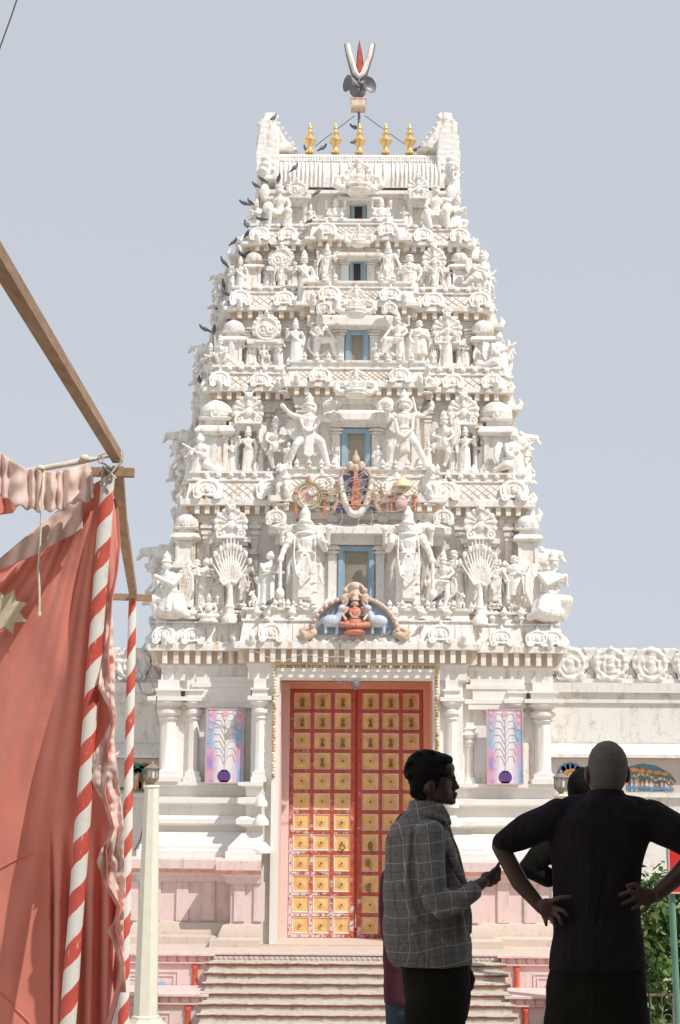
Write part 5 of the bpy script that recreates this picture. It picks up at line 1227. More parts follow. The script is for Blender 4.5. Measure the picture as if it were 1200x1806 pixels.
b = MB(); P2 = [rp_(*a) for a in ((634, 70), (637, 90), (640, 115), (639, 128), (631, 128), (630, 115), (632, 90))]; b.prism([(p.x, p.z) for p in P2], py_ - .04, py_ + .03); b.build('red_flame', 'redpaint', ms)
b = MB(); P2 = [rp_(*a) for a in ((634, 68), (638.5, 90), (642, 115), (640, 131), (630, 131), (628.5, 115), (630.5, 90))]; b.prism([(p.x, p.z) for p in P2], py_ + .035, py_ + .06); b.build('flame_back', 'iron', ms)
for k, (x, y, az) in enumerate(((625, 152, -60), (643, 156, 40), (634, 148, -170))):
    p = rp_(x, y); b = MB(); b.T = Matrix.Translation((p.x, py_ + (-.05 if k < 2 else .15), p.z)) @ Matrix.Rotation(R(az), 4, 'Z')
    b.lathe((0, 0, 0), [(.05, .1), (.06, .02), (.08, -.02), (.12, -.1), (.17, -.16), (.18, -.17), (.15, -.14), (.05, -.06)], 18, 'Y'); b.cap((0, .1, 0), (0, .17, 0), .055)
    o = b.build('loudspeaker', 'grey', None, 50)
    tag(o, ('grey horn loudspeaker on the left of the roof mast', 'grey horn loudspeaker facing right on the roof mast', 'grey horn loudspeaker at the back of the roof mast')[k], 'loudspeaker', 'loudspeakers on the roof mast')
b = MB(); c = rp_(632, 189); b.T = Matrix.Translation((c.x, py_ - .06, c.z)) @ Matrix.Rotation(R(-12), 4, 'X'); b.box((-.15, -.12, -.1), (.15, .1, .11)); b.box((-.165, -.135, .09), (.165, .11, .115)); b.box((-.13, -.125, -.08), (.13, -.12, .06))
tag(b.build('floodlight', 'painttan', None), 'small tan box fixed to the mast below the loudspeakers', 'floodlight')
b = MB()
for x, y in ((556, 258), (716, 256)): b.tube([rp_(634 + (-8 if x < 600 else 10), 204), rp_(x, y)], .008, 5)
b.build('guy_wires', 'wire', ms)
# ================================================================ tree, railing and red sign at the right
tr = root('tree', (4.6, 20.5, GZ), 'leafy green tree growing behind the railing at the right edge', 'tree')
b = MB(); b.tube([(4.6, 20.5, GZ), (4.55, 20.5, -1.5), (4.7, 20.45, -.7), (4.6, 20.5, .1)], [.12, .1, .08, .04], 8)
for k in range(9):
    a = R(k * 40); z = -1.6 + k * .18; b.tube([(4.6, 20.5, z), (4.6 + .5 * math.cos(a), 20.5 + .5 * math.sin(a), z + .4), (4.6 + .9 * math.cos(a), 20.5 + .9 * math.sin(a), z + .6)], [.04, .025, .01], 6)
M['bark'] = plain('bark', (.12, .08, .05), .9); b.build('trunk', 'bark', tr, 60)
def leaf_mat():
    m, nt, b_ = newmat('leaves'); n = noi(nt, pos(nt), 5, 3); g = nt.nodes.new('ShaderNodeNewGeometry')
    c = ramp(nt, math_(nt, 'ADD', math_(nt, 'MULTIPLY', n, .5), math_(nt, 'MULTIPLY', g.outputs['Random Per Island'], .5)), [(.25, (.035, .075, .015)), (.55, (.09, .17, .03)), (.8, (.20, .27, .07))])
    nt.links.new(c, b_.inputs['Base Color']); b_.inputs['Roughness'].default_value = .45
    t = nt.nodes.new('ShaderNodeBsdfTranslucent'); nt.links.new(c, t.inputs[0]); mx = nt.nodes.new('ShaderNodeMixShader'); mx.inputs[0].default_value = .3
    nt.links.new(b_.outputs[0], mx.inputs[1]); nt.links.new(t.outputs[0], mx.inputs[2]); nt.links.new(mx.outputs[0], nt.nodes['Material Output'].inputs[0]); return m
M['leaf'] = leaf_mat()
b = MB(); rr = random.Random(9)
cl = [V((4.6 + rr.uniform(-1.1, 1.0), 20.5 + rr.uniform(-.9, .9), rr.uniform(-1.95, .55))) for _ in range(290)]
for c in cl:
    if (c.z > .2 and abs(c.x - 4.6) > .75): c.z -= .3
    sz = rr.uniform(.16, .3)
    for _ in range(42):
        d = V((rr.gauss(0, 1), rr.gauss(0, 1), rr.gauss(0, 1))).normalized() * sz * rr.uniform(.5, 1); q = c + d
        n_ = (d.normalized() + V((rr.uniform(-.6, .6), rr.uniform(-.6, .6), rr.uniform(0, 1)))).normalized(); u = n_.orthogonal().normalized(); u.rotate(Matrix.Rotation(rr.uniform(0, 6.28), 3, n_)); w_ = n_.cross(u)
        L_ = rr.uniform(.045, .09); W_ = L_ * .45
        b.add([q - u * L_, q + w_ * W_ + n_ * .006, q + u * L_, q - w_ * W_ + n_ * .006], [(0, 1, 2, 3)])
b.build('crown', 'leaf', tr)
b = MB(); yf = 19.6; zf = zz(1752, yf, 1170); x = 3.2
b.box((3.2, yf - .02, zf - .03), (8.5, yf + .02, zf)); b.box((3.2, yf - .02, GZ + .1), (8.5, yf + .02, GZ + .13)); b.box((3.2, yf - .015, zf - .36), (8.5, yf + .015, zf - .34))
while x < 8.5: b.box((x - .01, yf - .01, GZ), (x + .01, yf + .01, zf)); b.torus((x + .0667, yf, zf - .29), .052, .007, 14, 5); b.torus((x + .0667, yf, zf - .41), .052, .007, 14, 5); b.tube([(x, yf, zf - .2), (x + .0667, yf, zf - .06), (x + .133, yf, zf - .2)], .006, 4); x += .1334
tag(b.build('railing', plain('brown_iron', (.20, .15, .11), .6), None, 60), 'ornamental iron railing with rings under the tree at the right edge', 'railing')
sg = root('sign_post', pt(1193, 2000, 12.5), 'green post carrying a plain red sign board at the right edge', 'sign')
ys = 12.5; b = MB(); a_, c_ = pt(1184, 1560, ys), pt(1196, 1806, ys); d = (c_ - a_) / (a_.z - c_.z); bt = a_ + d * (a_.z - GZ); sg.location = bt
b.tube([bt, a_, a_ - d * .5], .026, 10); b.build('post', 'green', sg, 60)
A, B = pt(1182, 1573, ys - .04), pt(1186, 1450, ys - .04); b = MB(); b.box((A.x, ys - .06, A.z), (A.x + .9, ys - .035, B.z)); b.build('red_board', plain('red_sign_paint', (.70, .035, .03), .4, var=.05), sg)
b = MB(); b.box((A.x - .008, ys - .064, A.z - .012), (A.x + .9, ys - .03, A.z)); b.box((A.x - .01, ys - .064, A.z), (A.x, ys - .03, B.z)); b.build('board_edge', 'palepink', sg)
# ================================================================ striped poles and timber frame
def stripe_mat():
    m, nt, b_ = newmat('red_white_spiral_paint'); p = objc(nt); s = nt.nodes.new('ShaderNodeSeparateXYZ'); nt.links.new(p, s.inputs[0])
    a = math_(nt, 'DIVIDE', math_(nt, 'ARCTAN2', s.outputs[1], s.outputs[0]), 2 * math.pi)
    wob = math_(nt, 'MULTIPLY', math_(nt, 'SUBTRACT', noi(nt, p, 9, 2), .5), .18)
    f = math_(nt, 'FRACT', math_(nt, 'ADD', math_(nt, 'ADD', math_(nt, 'MULTIPLY', s.outputs[2], STR_N), math_(nt, 'MULTIPLY', a, -1.0)), math_(nt, 'ADD', wob, 20.0)))
    k = ramp(nt, f, [(.46, (0, 0, 0)), (.475, (1, 1, 1))])
    scr = ramp(nt, noi(nt, mapv(nt, p, (50, 50, 14)), 1, 5, .7), [(.60, (0, 0, 0)), (.66, (1, 1, 1))])
    red = mix(nt, math_(nt, 'MULTIPLY', scr, .7), ramp(nt, noi(nt, p, 8, 4), [(.3, (.52, .07, .05)), (.7, (.66, .12, .08))]), (.70, .50, .42))
    wh = mix(nt, math_(nt, 'MULTIPLY', ramp(nt, noi(nt, p, 16, 6, .75), [(.55, (0, 0, 0)), (.7, (1, 1, 1))]), .35), (.78, .75, .68), (.40, .36, .30))
    nt.links.new(mix(nt, k, red, wh), b_.inputs['Base Color']); b_.inputs['Roughness'].default_value = .6; bump(nt, b_, noi(nt, p, 60, 4), .2, .002); return m
def pole(p0, p1, r0, r1, label, per):
    global STR_N
    STR_N = 1 / per; m = stripe_mat(); d = p1 - p0; L = d.length; b = MB(); n = 14
    for k in range(n): pass
    b.lathe((0, 0, 0), [(r0 + (r1 - r0) * k / n + .0015 * math.sin(k * 2.1), L * k / n) for k in range(n + 1)], 20)
    o = b.build('striped_pole', m, None, 60); o.location = p0; o.rotation_euler = d.to_track_quat('Z', 'Y').to_euler(); tag(o, label, 'pole', 'red and white striped poles')
YP1, YP2 = 6.5, 11.0
a, c = pt(191, 842, YP1), pt(120, 1806, YP1); d = (c - a) / (a.z - c.z); pole(a + d * (a.z), a, .033, .029, 'thick red and white striped pole in front of the red cloth', .197)
a, c = pt(234, 1060, YP2), pt(218, 1806, YP2); d = (c - a) / (a.z - c.z); pole(a + d * (a.z - GZ), a, .045, .028, 'thinner red and white striped pole to the right of the red cloth', .275)
def wood():
    m, nt, b_ = newmat('weathered_timber'); p = pos(nt)
    n = noi(nt, mapv(nt, p, (14, 3, 14)), 1.5, 6, .7, .5); c = ramp(nt, n, [(.3, (.27, .165, .10)), (.55, (.42, .27, .17)), (.75, (.54, .39, .27))]); nt.links.new(c, b_.inputs['Base Color']); b_.inputs['Roughness'].default_value = .8; bump(nt, b_, n, .4, .004); return m
M['wood'] = wood()
b = MB(); e = pt(207, 806, YP1); s_ = pt(0, 462, 4.0); dd = (s_ - e); b.beam(e - dd * .01, e + dd * 1.25, .042, .042)
tag(b.build('timber_beam', 'wood', None), 'long bare timber beam running up to the left edge above the cloth', 'beam')
b = MB(); b.beam(pt(208, 832, YP1 + .05), pt(217, 930, 8.0), .048, .05); b.beam(pt(217, 928, 8.0), pt(236, 1050, YP2), .05, .055)
tag(b.build('timber_beam', 'wood', None), 'timber beam running back between the two striped poles', 'beam')
b = MB(); b.beam(pt(150, 832, YP1 + .03), pt(237, 834, YP1 + .03), .04, .035); tag(b.build('crosspiece', 'wood', None), 'short horizontal timber tied on the near striped pole', 'beam')
b = MB(); b.beam(pt(188, 1052, YP2 + .04), pt(268, 1055, YP2 + .04), .04, .045); tag(b.build('crosspiece', 'wood', None), 'short horizontal timber on top of the far striped pole', 'beam')
b = MB(); Q = lambda x, y, k=0: pt(x, y, YP1 - .06 + k)
b.tube([Q(177, 818), Q(183, 806), Q(196, 806), Q(210, 804), Q(216, 812), Q(210, 822), Q(196, 826), Q(184, 818), Q(175, 815), Q(176, 803), Q(190, 797)], .005, 5)
b.tube([Q(186, 824), Q(195, 834), Q(205, 844), Q(198, 836), Q(188, 843), Q(202, 828), Q(212, 818), Q(214, 800), Q(206, 790), Q(200, 800), Q(206, 812)], .005, 5)
b.tube([Q(182, 822), Q(181, 835), Q(180, 850), Q(181, 853)], .005, 5); b.ell(Q(181, 854), (.012, .012, .014), 8, 5); b.tube([Q(204, 795, .05), Q(205, 782, .05), Q(206, 769, .05)], .003, 4)
tag(b.build('rope_tie', 'rope', None, 60), 'knotted rope binding the beam to the near striped pole', 'rope')
b = MB(); pts = [Q(78, 830, -.05), Q(76, 870, -.1), Q(73, 910, -.1), Q(71, 960, -.1), Q(68, 1000, -.1), Q(70, 1040, -.1), Q(70, 1084, -.1)]; b.tube(pts, .0048, 6); b.ell(pts[-1], (.008, .008, .014), 6, 5)
tag(b.build('hanging_rope', 'rope', None, 60), 'single white rope hanging straight down over the red cloth', 'rope')
b = MB(); b.tube([pt(-60, 846, 6.5), pt(20, 838, 6.48), pt(60, 829, 6.43), pt(110, 820, 6.42), pt(150, 812, 6.44), pt(172, 809, 6.45), pt(188, 806, 6.45)], [.02, .016, .013, .012, .014, .007, .005], 8); b.ell(pt(150, 809, 6.42), (.022, .02, .018)); b.ell(pt(72, 826, 6.38), (.02, .02, .014))
tag(b.build('cloth_roll', 'rope', None, 60), 'white rolled cloth rope carrying the pink frill', 'rope')
b = MB(); b.tube([pt(-30, 170, 9), pt(0, 85, 9), pt(20, 30, 9), pt(40, -30, 9)], .005, 5); tag(b.build('overhead_wire', 'wire', None), 'thin overhead wire crossing the top left corner of the sky', 'wire')
# ================================================================ red cloth
def cloth_mat(name, c, trans, weave=400, var=.1):
    m, nt, b_ = newmat(name); p = pos(nt); n = noi(nt, p, 3, 5)
    cc = ramp(nt, n, [(.3, tuple(x * (1 - var) for x in c)), (.7, tuple(min(1, x * (1 + var)) for x in c))]); nt.links.new(cc, b_.inputs['Base Color']); b_.inputs['Roughness'].default_value = .8
    b_.inputs['Sheen Weight'].default_value = 1; b_.inputs['Sheen Roughness'].default_value = .5; b_.inputs['Sheen Tint'].default_value = (1, .8, .75, 1)
    bump(nt, b_, math_(nt, 'ADD', noi(nt, mapv(nt, p, (14, 14, 5)), 1, 5, .6, .8), math_(nt, 'MULTIPLY', noi(nt, p, weave, 2), .05)), .4, .012)
    t = nt.nodes.new('ShaderNodeBsdfTranslucent'); nt.links.new(cc, t.inputs[0]); mx = nt.nodes.new('ShaderNodeMixShader'); mx.inputs[0].default_value = trans
    nt.links.new(b_.outputs[0], mx.inputs[1]); nt.links.new(t.outputs[0], mx.inputs[2]); nt.links.new(mx.outputs[0], nt.nodes['Material Output'].inputs[0]); return m
M['redcloth'] = cloth_mat('red_cotton', (.80, .27, .20), .10); M['pinkcloth'] = cloth_mat('faded_pink_cotton', (.90, .72, .64), .22); M['cream'] = cloth_mat('cream_cotton', (.72, .66, .46), .2)
def interp(pts, t):
    for k in range(len(pts) - 1):
        if t <= pts[k + 1][0] or k == len(pts) - 2:
            f = (t - pts[k][0]) / (pts[k + 1][0] - pts[k][0]); return pts[k][1] + (pts[k + 1][1] - pts[k][1]) * f
top = [(-140, 1075), (0, 988), (40, 955), (90, 915), (150, 862), (190, 840)]
redge = [(840, 192), (900, 203), (960, 207), (1010, 202), (1060, 192), (1150, 186), (1240, 190), (1275, 196), (1310, 186), (1400, 180), (1460, 196), (1500, 182), (1560, 185), (1600, 208), (1640, 200), (1700, 214), (1740, 208), (1806, 190), (2300, 186)]
CY = 6.62
def CYf(y): return 6.565 + .00023 * (max(y, 850) - 850)
def fold(x, y):
    th = math.atan2(188 - x, max(y - 780, 5)); r_ = math.hypot(188 - x, y - 780)
    A = min(.008, r_ * .000035)
    d = A * math.sin(th * 38 + 3.5 * noise.noise(V((x * .006, y * .003, 0)))) + A * .5 * math.sin(th * 97 + 1 + 2 * noise.noise(V((x * .01, y * .004, 5))))
    d += .035 * noise.noise(V((x * .012, y * .005, 2))) + .05 * math.sin(y * .004 + th * 5)
    if y > 1450 and x > 90: d += .03 * math.sin(x * .22 + y * .004) * min(1, (y - 1450) / 150)
    return d
def sheet(name, xf, yf, nu, nv, mt, Yf, thick=.004, parent=None):
    b = MB()
    for j in range(nv + 1):
        for i_ in range(nu + 1):
            u, v_ = i_ / nu, j / nv; x = xf(u, v_); y = yf(u, v_, x); b.v.append(tuple(pt(x, y, Yf(x, y))))
    for j in range(nv):
        for i_ in range(nu): a = j * (nu + 1) + i_; b.f.append((a, a + nu + 1, a + nu + 2, a + 1)); b.mi.append(0)
    o = b.build(name, mt, parent, 180)
    s = o.modifiers.new('thickness', 'SOLIDIFY'); s.thickness = thick; s.offset = 0
    return o
drape = root('red_drape', pt(60, 2050, CY), 'large red cotton cloth hung in folds with a cream star at left', 'cloth')
def yf(u, v_, x):
    t = interp(top, min(max(x, -140), 190)); return t + (2050 - t) * v_
def xf_main(u, v_):
    # column u runs from the left to the right edge; the right edge depends on height
    yy = 840 + (2050 - 840) * v_; xr__ = interp(redge, yy); return -140 + (xr__ + 140) * u
sheet('main_cloth', xf_main, yf, 230, 260, 'redcloth', lambda x, y: CYf(y) + fold(x, y), parent=drape)
# pink turned-over flap along the upper edge
fl_top = [(-140, 1075), (0, 985), (40, 951), (90, 910), (130, 880), (156, 875)]; fl_bot = [(-140, 1105), (0, 1005), (30, 992), (72, 975), (84, 966), (130, 942), (144, 934), (156, 930)]
sheet('pink_flap', lambda u, v_: -140 + 286 * u, lambda u, v_, x: interp(fl_top, x) + (interp(fl_bot, x) - interp(fl_top, x)) * v_, 90, 14, 'pinkcloth', lambda x, y: CYf(y) - .07 + fold(x, y) * .3 + .012 * math.sin(x * .2 + y * .05) + .015 * noise.noise(V((x * .05, y * .05, 1))), parent=drape)
# crumpled pink border down the right-hand edge
bl_ = [(1060, 190), (1100, 188), (1160, 182), (1190, 176), (1215, 174), (1262, 201), (1300, 184), (1330, 166), (1378, 160), (1420, 185), (1465, 200), (1500, 178), (1520, 171), (1560, 186), (1608, 216), (1640, 190), (1700, 214), (1750, 212)]
br_ = [(1060, 194), (1100, 200), (1160, 202), (1190, 203), (1240, 202), (1262, 206), (1300, 201), (1350, 206), (1400, 212), (1465, 220), (1500, 218), (1560, 222), (1608, 219), (1640, 218), (1700, 220), (1750, 222)]
def ruf(x, y): return .018 * math.sin(x * .28 + 3 * noise.noise(V((x * .02, y * .02, 0)))) + .03 * noise.noise(V((x * .04, y * .03, 3))) + .02 * noise.noise(V((x * .12, y * .08, 7)))
sheet('pink_border', lambda u, v_: interp(bl_, 1060 + 690 * v_) + (interp(br_, 1060 + 690 * v_) - interp(bl_, 1060 + 690 * v_)) * u, lambda u, v_, x: 1060 + 690 * v_, 16, 260, 'pinkcloth', lambda x, y: CYf(y) - .19 * min(1, (y - 1000) / 200) + .7 * ruf(x, y) + .015 * math.sin(y * .05), parent=drape)
def rx(v_, u): return interp(redge, 880 + 1150 * v_) - 2 + 8 * u
sheet('side_fold', lambda u, v_: rx(v_, u), lambda u, v_, x: 880 + 1150 * v_, 10, 200, 'redcloth', lambda x, y: CYf(y) + .01 - (.24 * min(1, max(0, (y - 960) / 240)) * (1 + .25 * noise.noise(V((0, y * .012, 4))))) * min(1, max(0, (x - interp(redge, y) + 2) / 8)), parent=drape)
# star, sewn on, following the folds
b = MB(); cx_, cy_ = 8, 1078; n = 16; pts = []
for k in range(n): a = R(k * 360 / n - 20); r_ = 43 if k % 2 == 0 else 27; pts.append((cx_ + r_ * math.cos(a), cy_ + r_ * math.sin(a)))
for k in range(n):
    (x0, y0), (x1, y1) = pts[k], pts[(k + 1) % n]; S = 8
    for i_ in range(S):
        f0, f1 = i_ / S, (i_ + 1) / S
        q = [(cx_ + (x0 - cx_) * f0, cy_ + (y0 - cy_) * f0), (cx_ + (x0 - cx_) * f1, cy_ + (y0 - cy_) * f1), (cx_ + (x1 - cx_) * f1, cy_ + (y1 - cy_) * f1), (cx_ + (x1 - cx_) * f0, cy_ + (y1 - cy_) * f0)]
        b.add([pt(x, y, CYf(y) - .05 + .5 * fold(x, y)) for x, y in q], [(0, 3, 2, 1)] if i_ else [(0, 2, 1)])
b.build('star_patch', 'cream', drape, 180)
# thin sewn hems across the cloth
b = MB()
for L_ in (((0, 1531), (30, 1515), (66, 1502)), ((0, 1752), (24, 1775), (50, 1800), (70, 1830))):
    P_ = []
    for k in range(len(L_) - 1):
        for t in range(6): x = L_[k][0] + (L_[k + 1][0] - L_[k][0]) * t / 6; y = L_[k][1] + (L_[k + 1][1] - L_[k][1]) * t / 6; P_.append(pt(x, y, CYf(y) - .006 + fold(x, y)))
    b.tube(P_, .0022, 5)
b.build('seam', 'redcloth', drape, 60)
# frill hung from the rope, top left
ft = [(-140, 780), (-40, 785), (0, 798), (25, 813), (45, 826), (100, 832), (140, 822), (156, 816), (165, 838)]; fb_ = [(-140, 890), (0, 872), (30, 893), (70, 902), (105, 900), (118, 896), (125, 888), (145, 884), (165, 882)]
fr_ = sheet('pink_frill', lambda u, v_: -140 + 304 * u, lambda u, v_, x: interp(ft, x) + (interp(fb_, x) - interp(ft, x)) * v_ + 3 * math.sin(x * .3) * v_, 200, 16, 'pinkcloth', lambda x, y: 6.38 + .011 * math.sin(x * .33 + 5 * noise.noise(V((x * .03, 0, 0)))) + .02 * noise.noise(V((x * .05, y * .04, 9))))
tag(fr_, 'gathered faded pink frill hanging from the white rope at the upper left', 'cloth')
fr2 = sheet('red_canopy_edge', lambda u, v_: -140 + 172 * u, lambda u, v_, x: 868 + (interp([(-140, 945), (0, 908), (22, 905), (33, 892)], x) - 868) * v_, 50, 8, 'redcloth', lambda x, y: 6.5 + .02 * math.sin(x * .2))
tag(fr2, 'bit of red cloth hanging behind the pink frill at the left edge', 'cloth')
# ================================================================ pigeons
def pigeon_mesh():
    b = MB(); b.ell((0, 0, .09), (.14, .062, .06), rot=Matrix.Rotation(R(-25), 3, 'Y')); b.chain([(.09, 0, .13), (.125, 0, .185)], [.042, .03]); b.ell((.135, 0, .2), (.032, .026, .027)); b.cap((.16, 0, .197), (.185, 0, .19), .008, .003)
    b.cap((-.1, 0, .045), (-.22, 0, .0), .035, .02)
    for s in (-1, 1): b.ell((-.03, s * .05, .09), (.12, .018, .045), rot=Matrix.Rotation(R(-25), 3, 'Y')); b.cap((.01, s * .02, .04), (.015, s * .02, -.0), .008, .006)
    return b
def pigeon_mat():
    m, nt, b_ = newmat('pigeon_feathers'); p = objc(nt); s = nt.nodes.new('ShaderNodeSeparateXYZ'); nt.links.new(p, s.inputs[0])
    c = ramp(nt, math_(nt, 'ADD', s.outputs[0], .3), [(.12, (.03, .03, .04)), (.2, (.13, .135, .15)), (.38, (.15, .155, .18)), (.43, (.05, .06, .07))]); nt.links.new(c, b_.inputs['Base Color']); b_.inputs['Roughness'].default_value = .6; return m
M['pigeon'] = pigeon_mat(); pg = sculpt(pigeon_mesh(), .011, 1, 'pigeon', ('pigeon',))
PG = [(484, 209, 30.9, 20, 'on the tip of the left roof horn'), (522, 297, 30.3, 10, 'against the left end of the ribbed roof'), (462, 318, 30.1, 160, 'on the flank beside the left roof gable'), (492, 316, 29.9, -70, 'on the turban of the left seated rider'), (451, 328, 30.3, 170, 'on the raised arm left of the turbaned rider'), (562, 340, 29.8, 20, 'under the roof eave above the left seated figure'),
      (432, 360, 30.0, 190, 'spreading its tail at the left outline of the top tier'), (441, 358, 30.1, 150, 'second bird beside the one spreading its tail on the top tier'), (462, 388, 29.6, 160, 'below the left rider shield'), (549, 391, 29.6, 30, 'on the ledge left of the top seated figure'), (433, 398, 30.0, 120, 'head down at the left edge under the top tier'), (440, 412, 29.9, -30, 'on the left end of the top cornice'),
      (414, 428, 30.2, 25, 'alone against the sky left of the top cornice'), (481, 438, 29.5, -140, 'above the left fan crest of the second tier'), (437, 448, 29.8, 10, 'under the left end of the top cornice'), (427, 452, 29.9, 190, 'smaller bird tucked under the left of the top cornice'), (393, 463, 30.0, 200, 'on the snout of the upper left beast head'), (394, 502, 30.0, -100, 'in a nook of the left flank of the second tier'),
      (398, 519, 29.6, 170, 'large pale bird on the left shoulder of the second tier'), (382, 545, 29.7, 100, 'clinging to the left flank beside the second cornice'), (404, 568, 29.4, 90, 'in the rusty hollow above the left smooth dome'), (361, 582, 29.5, 200, 'upright on the left beast head of the third tier'), (378, 583, 29.4, -80, 'just right of the upright bird on the third tier beast head'), (352, 672, 29.2, -90, 'in a dark hollow of the left flank on the third tier'),
      (571, 262, 31.2, 20, 'on the ridge between the first two gilded finials'), (540, 266, 31.4, 190, 'at the foot of the leftmost gilded finial'), (626, 226, 31.4, 190, 'beside the middle finial under the mast'), (624, 252, 31.0, 60, 'at the foot of the middle finial'), (734, 265, 31.4, -10, 'at the foot of the rightmost gilded finial'),
      (477, 1065, 27.2, 60, 'on the lowest ledge near the left club bearer'), (777, 1055, 27.0, 10, 'dark bird on the lowest ledge right of the right guardian'), (790, 850, 28.2, 200, 'on the ledge by the right rearing beast'), (445, 1058, 27.7, 120, 'in the dark gap behind the left attendants on the lowest tier')]
for x, y, Y_, a, wh in PG:
    p = pt(x, y + 3, Y_); o = place('pigeon', pg, p, None, scale=.58 + .08 * rnd.random(), rot=(0, R(rnd.uniform(-25, 15)), R(a)))
    tag(o, 'grey pigeon ' + wh, 'pigeon', 'pigeons perched on the tower')
# ================================================================ unseen hall added to shade the men and the camera
tz = 0; b = MB(); b.box((-8, -9, GZ), (9, 9.4, 0)); tag(b.build('terrace_near', 'ground', None), kind='structure')
sh_hall = root('shade_hall', (3, -1, 0), 'unseen hall added to shade the standing men', 'shade hall')
M['hall'] = stucco('shade_hall_plaster', (.16, .12, .10), (.15, .1, .06), .4)
b = MB(); b.box((1.6, -1, 4.5), (7.6, 5.12, 4.8)); b.box((-5, -8.6, 4.52), (7.6, -1, 4.82)); b.build('roof', 'hall', sh_hall)
b = MB(); b.box((-5, -8.9, .0), (7.6, -8.6, 4.8)); b.box((7.3, -8.6, 0), (7.6, 5.1, 4.49)); b.box((-5, -8.6, 0), (-4.7, -1, 4.5)); b.box((1.65, -1, 3.9), (1.95, 3.3, 4.49)); b.box((-4.7, -1.3, 0), (-1.6, -1, 4.5)); b.build('wall', 'hall', sh_hall)
for x, y in ((2.2, 1.0), (4.4, 4.7), (6.9, 4.7)):
    b = MB(); b.box((x - .22, y - .22, .002), (x + .22, y + .22, .4)); b.lathe((x, y, .4), [(.17, 0), (.15, 3.2), (.26, 3.35), (.26, 3.5)], 12); b.build('column', 'hall', sh_hall, 40)
# ================================================================ people (sculpted in life size from photo measurements)
def skin_mat(name, c):
    m, nt, b_ = newmat(name); p = pos(nt); nt.links.new(ramp(nt, noi(nt, p, 14, 4), [(.3, tuple(x * .85 for x in c)), (.7, tuple(x * 1.12 for x in c))]), b_.inputs['Base Color']); b_.inputs['Roughness'].default_value = .5; b_.inputs['Subsurface Weight'].default_value = .05; return m
M['skin'] = skin_mat('brown_skin', (.065, .032, .022)); M['skin2'] = skin_mat('dark_brown_skin', (.075, .034, .022))
def plaid():
    m, nt, b_ = newmat('grey_checked_shirt'); p = objc(nt)
    n = nt.nodes.new('ShaderNodeTexNoise'); n.inputs['Scale'].default_value = 3.5; n.inputs['Detail'].default_value = 2; nt.links.new(p, n.inputs['Vector'])
    va = nt.nodes.new('ShaderNodeVectorMath'); va.operation = 'MULTIPLY_ADD'; nt.links.new(n.outputs['Color'], va.inputs[0]); va.inputs[1].default_value = (.06, .06, .06); nt.links.new(p, va.inputs[2])
    s = nt.nodes.new('ShaderNodeSeparateXYZ'); nt.links.new(va.outputs[0], s.inputs[0])
    def lines(v_, per, w_, off=0): f = math_(nt, 'FRACT', math_(nt, 'ADD', math_(nt, 'DIVIDE', v_, per), 50 + off)); return math_(nt, 'LESS_THAN', math_(nt, 'ABSOLUTE', math_(nt, 'SUBTRACT', f, .5)), w_)
    u = math_(nt, 'ADD', s.outputs[0], math_(nt, 'MULTIPLY', s.outputs[1], .35)); v_ = math_(nt, 'ADD', s.outputs[2], math_(nt, 'MULTIPLY', s.outputs[0], -.12))
    l1 = math_(nt, 'MAXIMUM', lines(u, .062, .022), lines(v_, .066, .022)); l2 = math_(nt, 'MAXIMUM', lines(u, .062, .03, .5), lines(v_, .066, .03, .5))
    base = ramp(nt, noi(nt, p, 120, 2), [(.3, (.14, .13, .118)), (.7, (.21, .195, .175))])
    c = mix(nt, math_(nt, 'MULTIPLY', l2, .5), base, (.06, .06, .075)); c = mix(nt, math_(nt, 'MULTIPLY', l1, .8), c, (.42, .40, .37))
    nt.links.new(c, b_.inputs['Base Color']); b_.inputs['Roughness'].default_value = .9; bump(nt, b_, noi(nt, mapv(nt, p, (9, 9, 4)), 1, 4, .6, 1.0), .6, .03); return m
M['plaid'] = plaid()
def cl(name, c, b_=.6):
    m, nt, bs = newmat(name); p = objc(nt); nt.links.new(ramp(nt, noi(nt, p, 6, 4), [(.3, tuple(x * .8 for x in c)), (.7, tuple(x * 1.2 for x in c))]), bs.inputs['Base Color']); bs.inputs['Roughness'].default_value = .95; bs.inputs['Specular IOR Level'].default_value = .15; bump(nt, bs, noi(nt, mapv(nt, p, (8, 8, 3)), 1, 4, .6, 1.0), b_, .03); return m
M['trouser'] = cl('dark_trousers', (.015, .014, .010)); M['navy'] = cl('navy_shirt', (.022, .017, .021), 1.0); M['purplecloth'] = cl('plum_kurta', (.10, .035, .05)); M['jeans'] = cl('blue_jeans', (.05, .08, .11)); M['dark3'] = cl('dark_olive_shirt', (.012, .012, .011))
M['hair'] = plain('black_hair', (.010, .008, .007), .8, var=.3, sc_=80, bst=.4)
for n_ in ('hair',): M[n_].node_tree.nodes['Principled BSDF'].inputs['Specular IOR Level'].default_value = .12
M['hairgrey'] = plain('cropped_grey_hair', (.15, .125, .105), .8, var=.35, sc_=160, bst=.8)
M['stripe3'] = plain('grey_sleeve_stripe', (.22, .24, .24), .8)
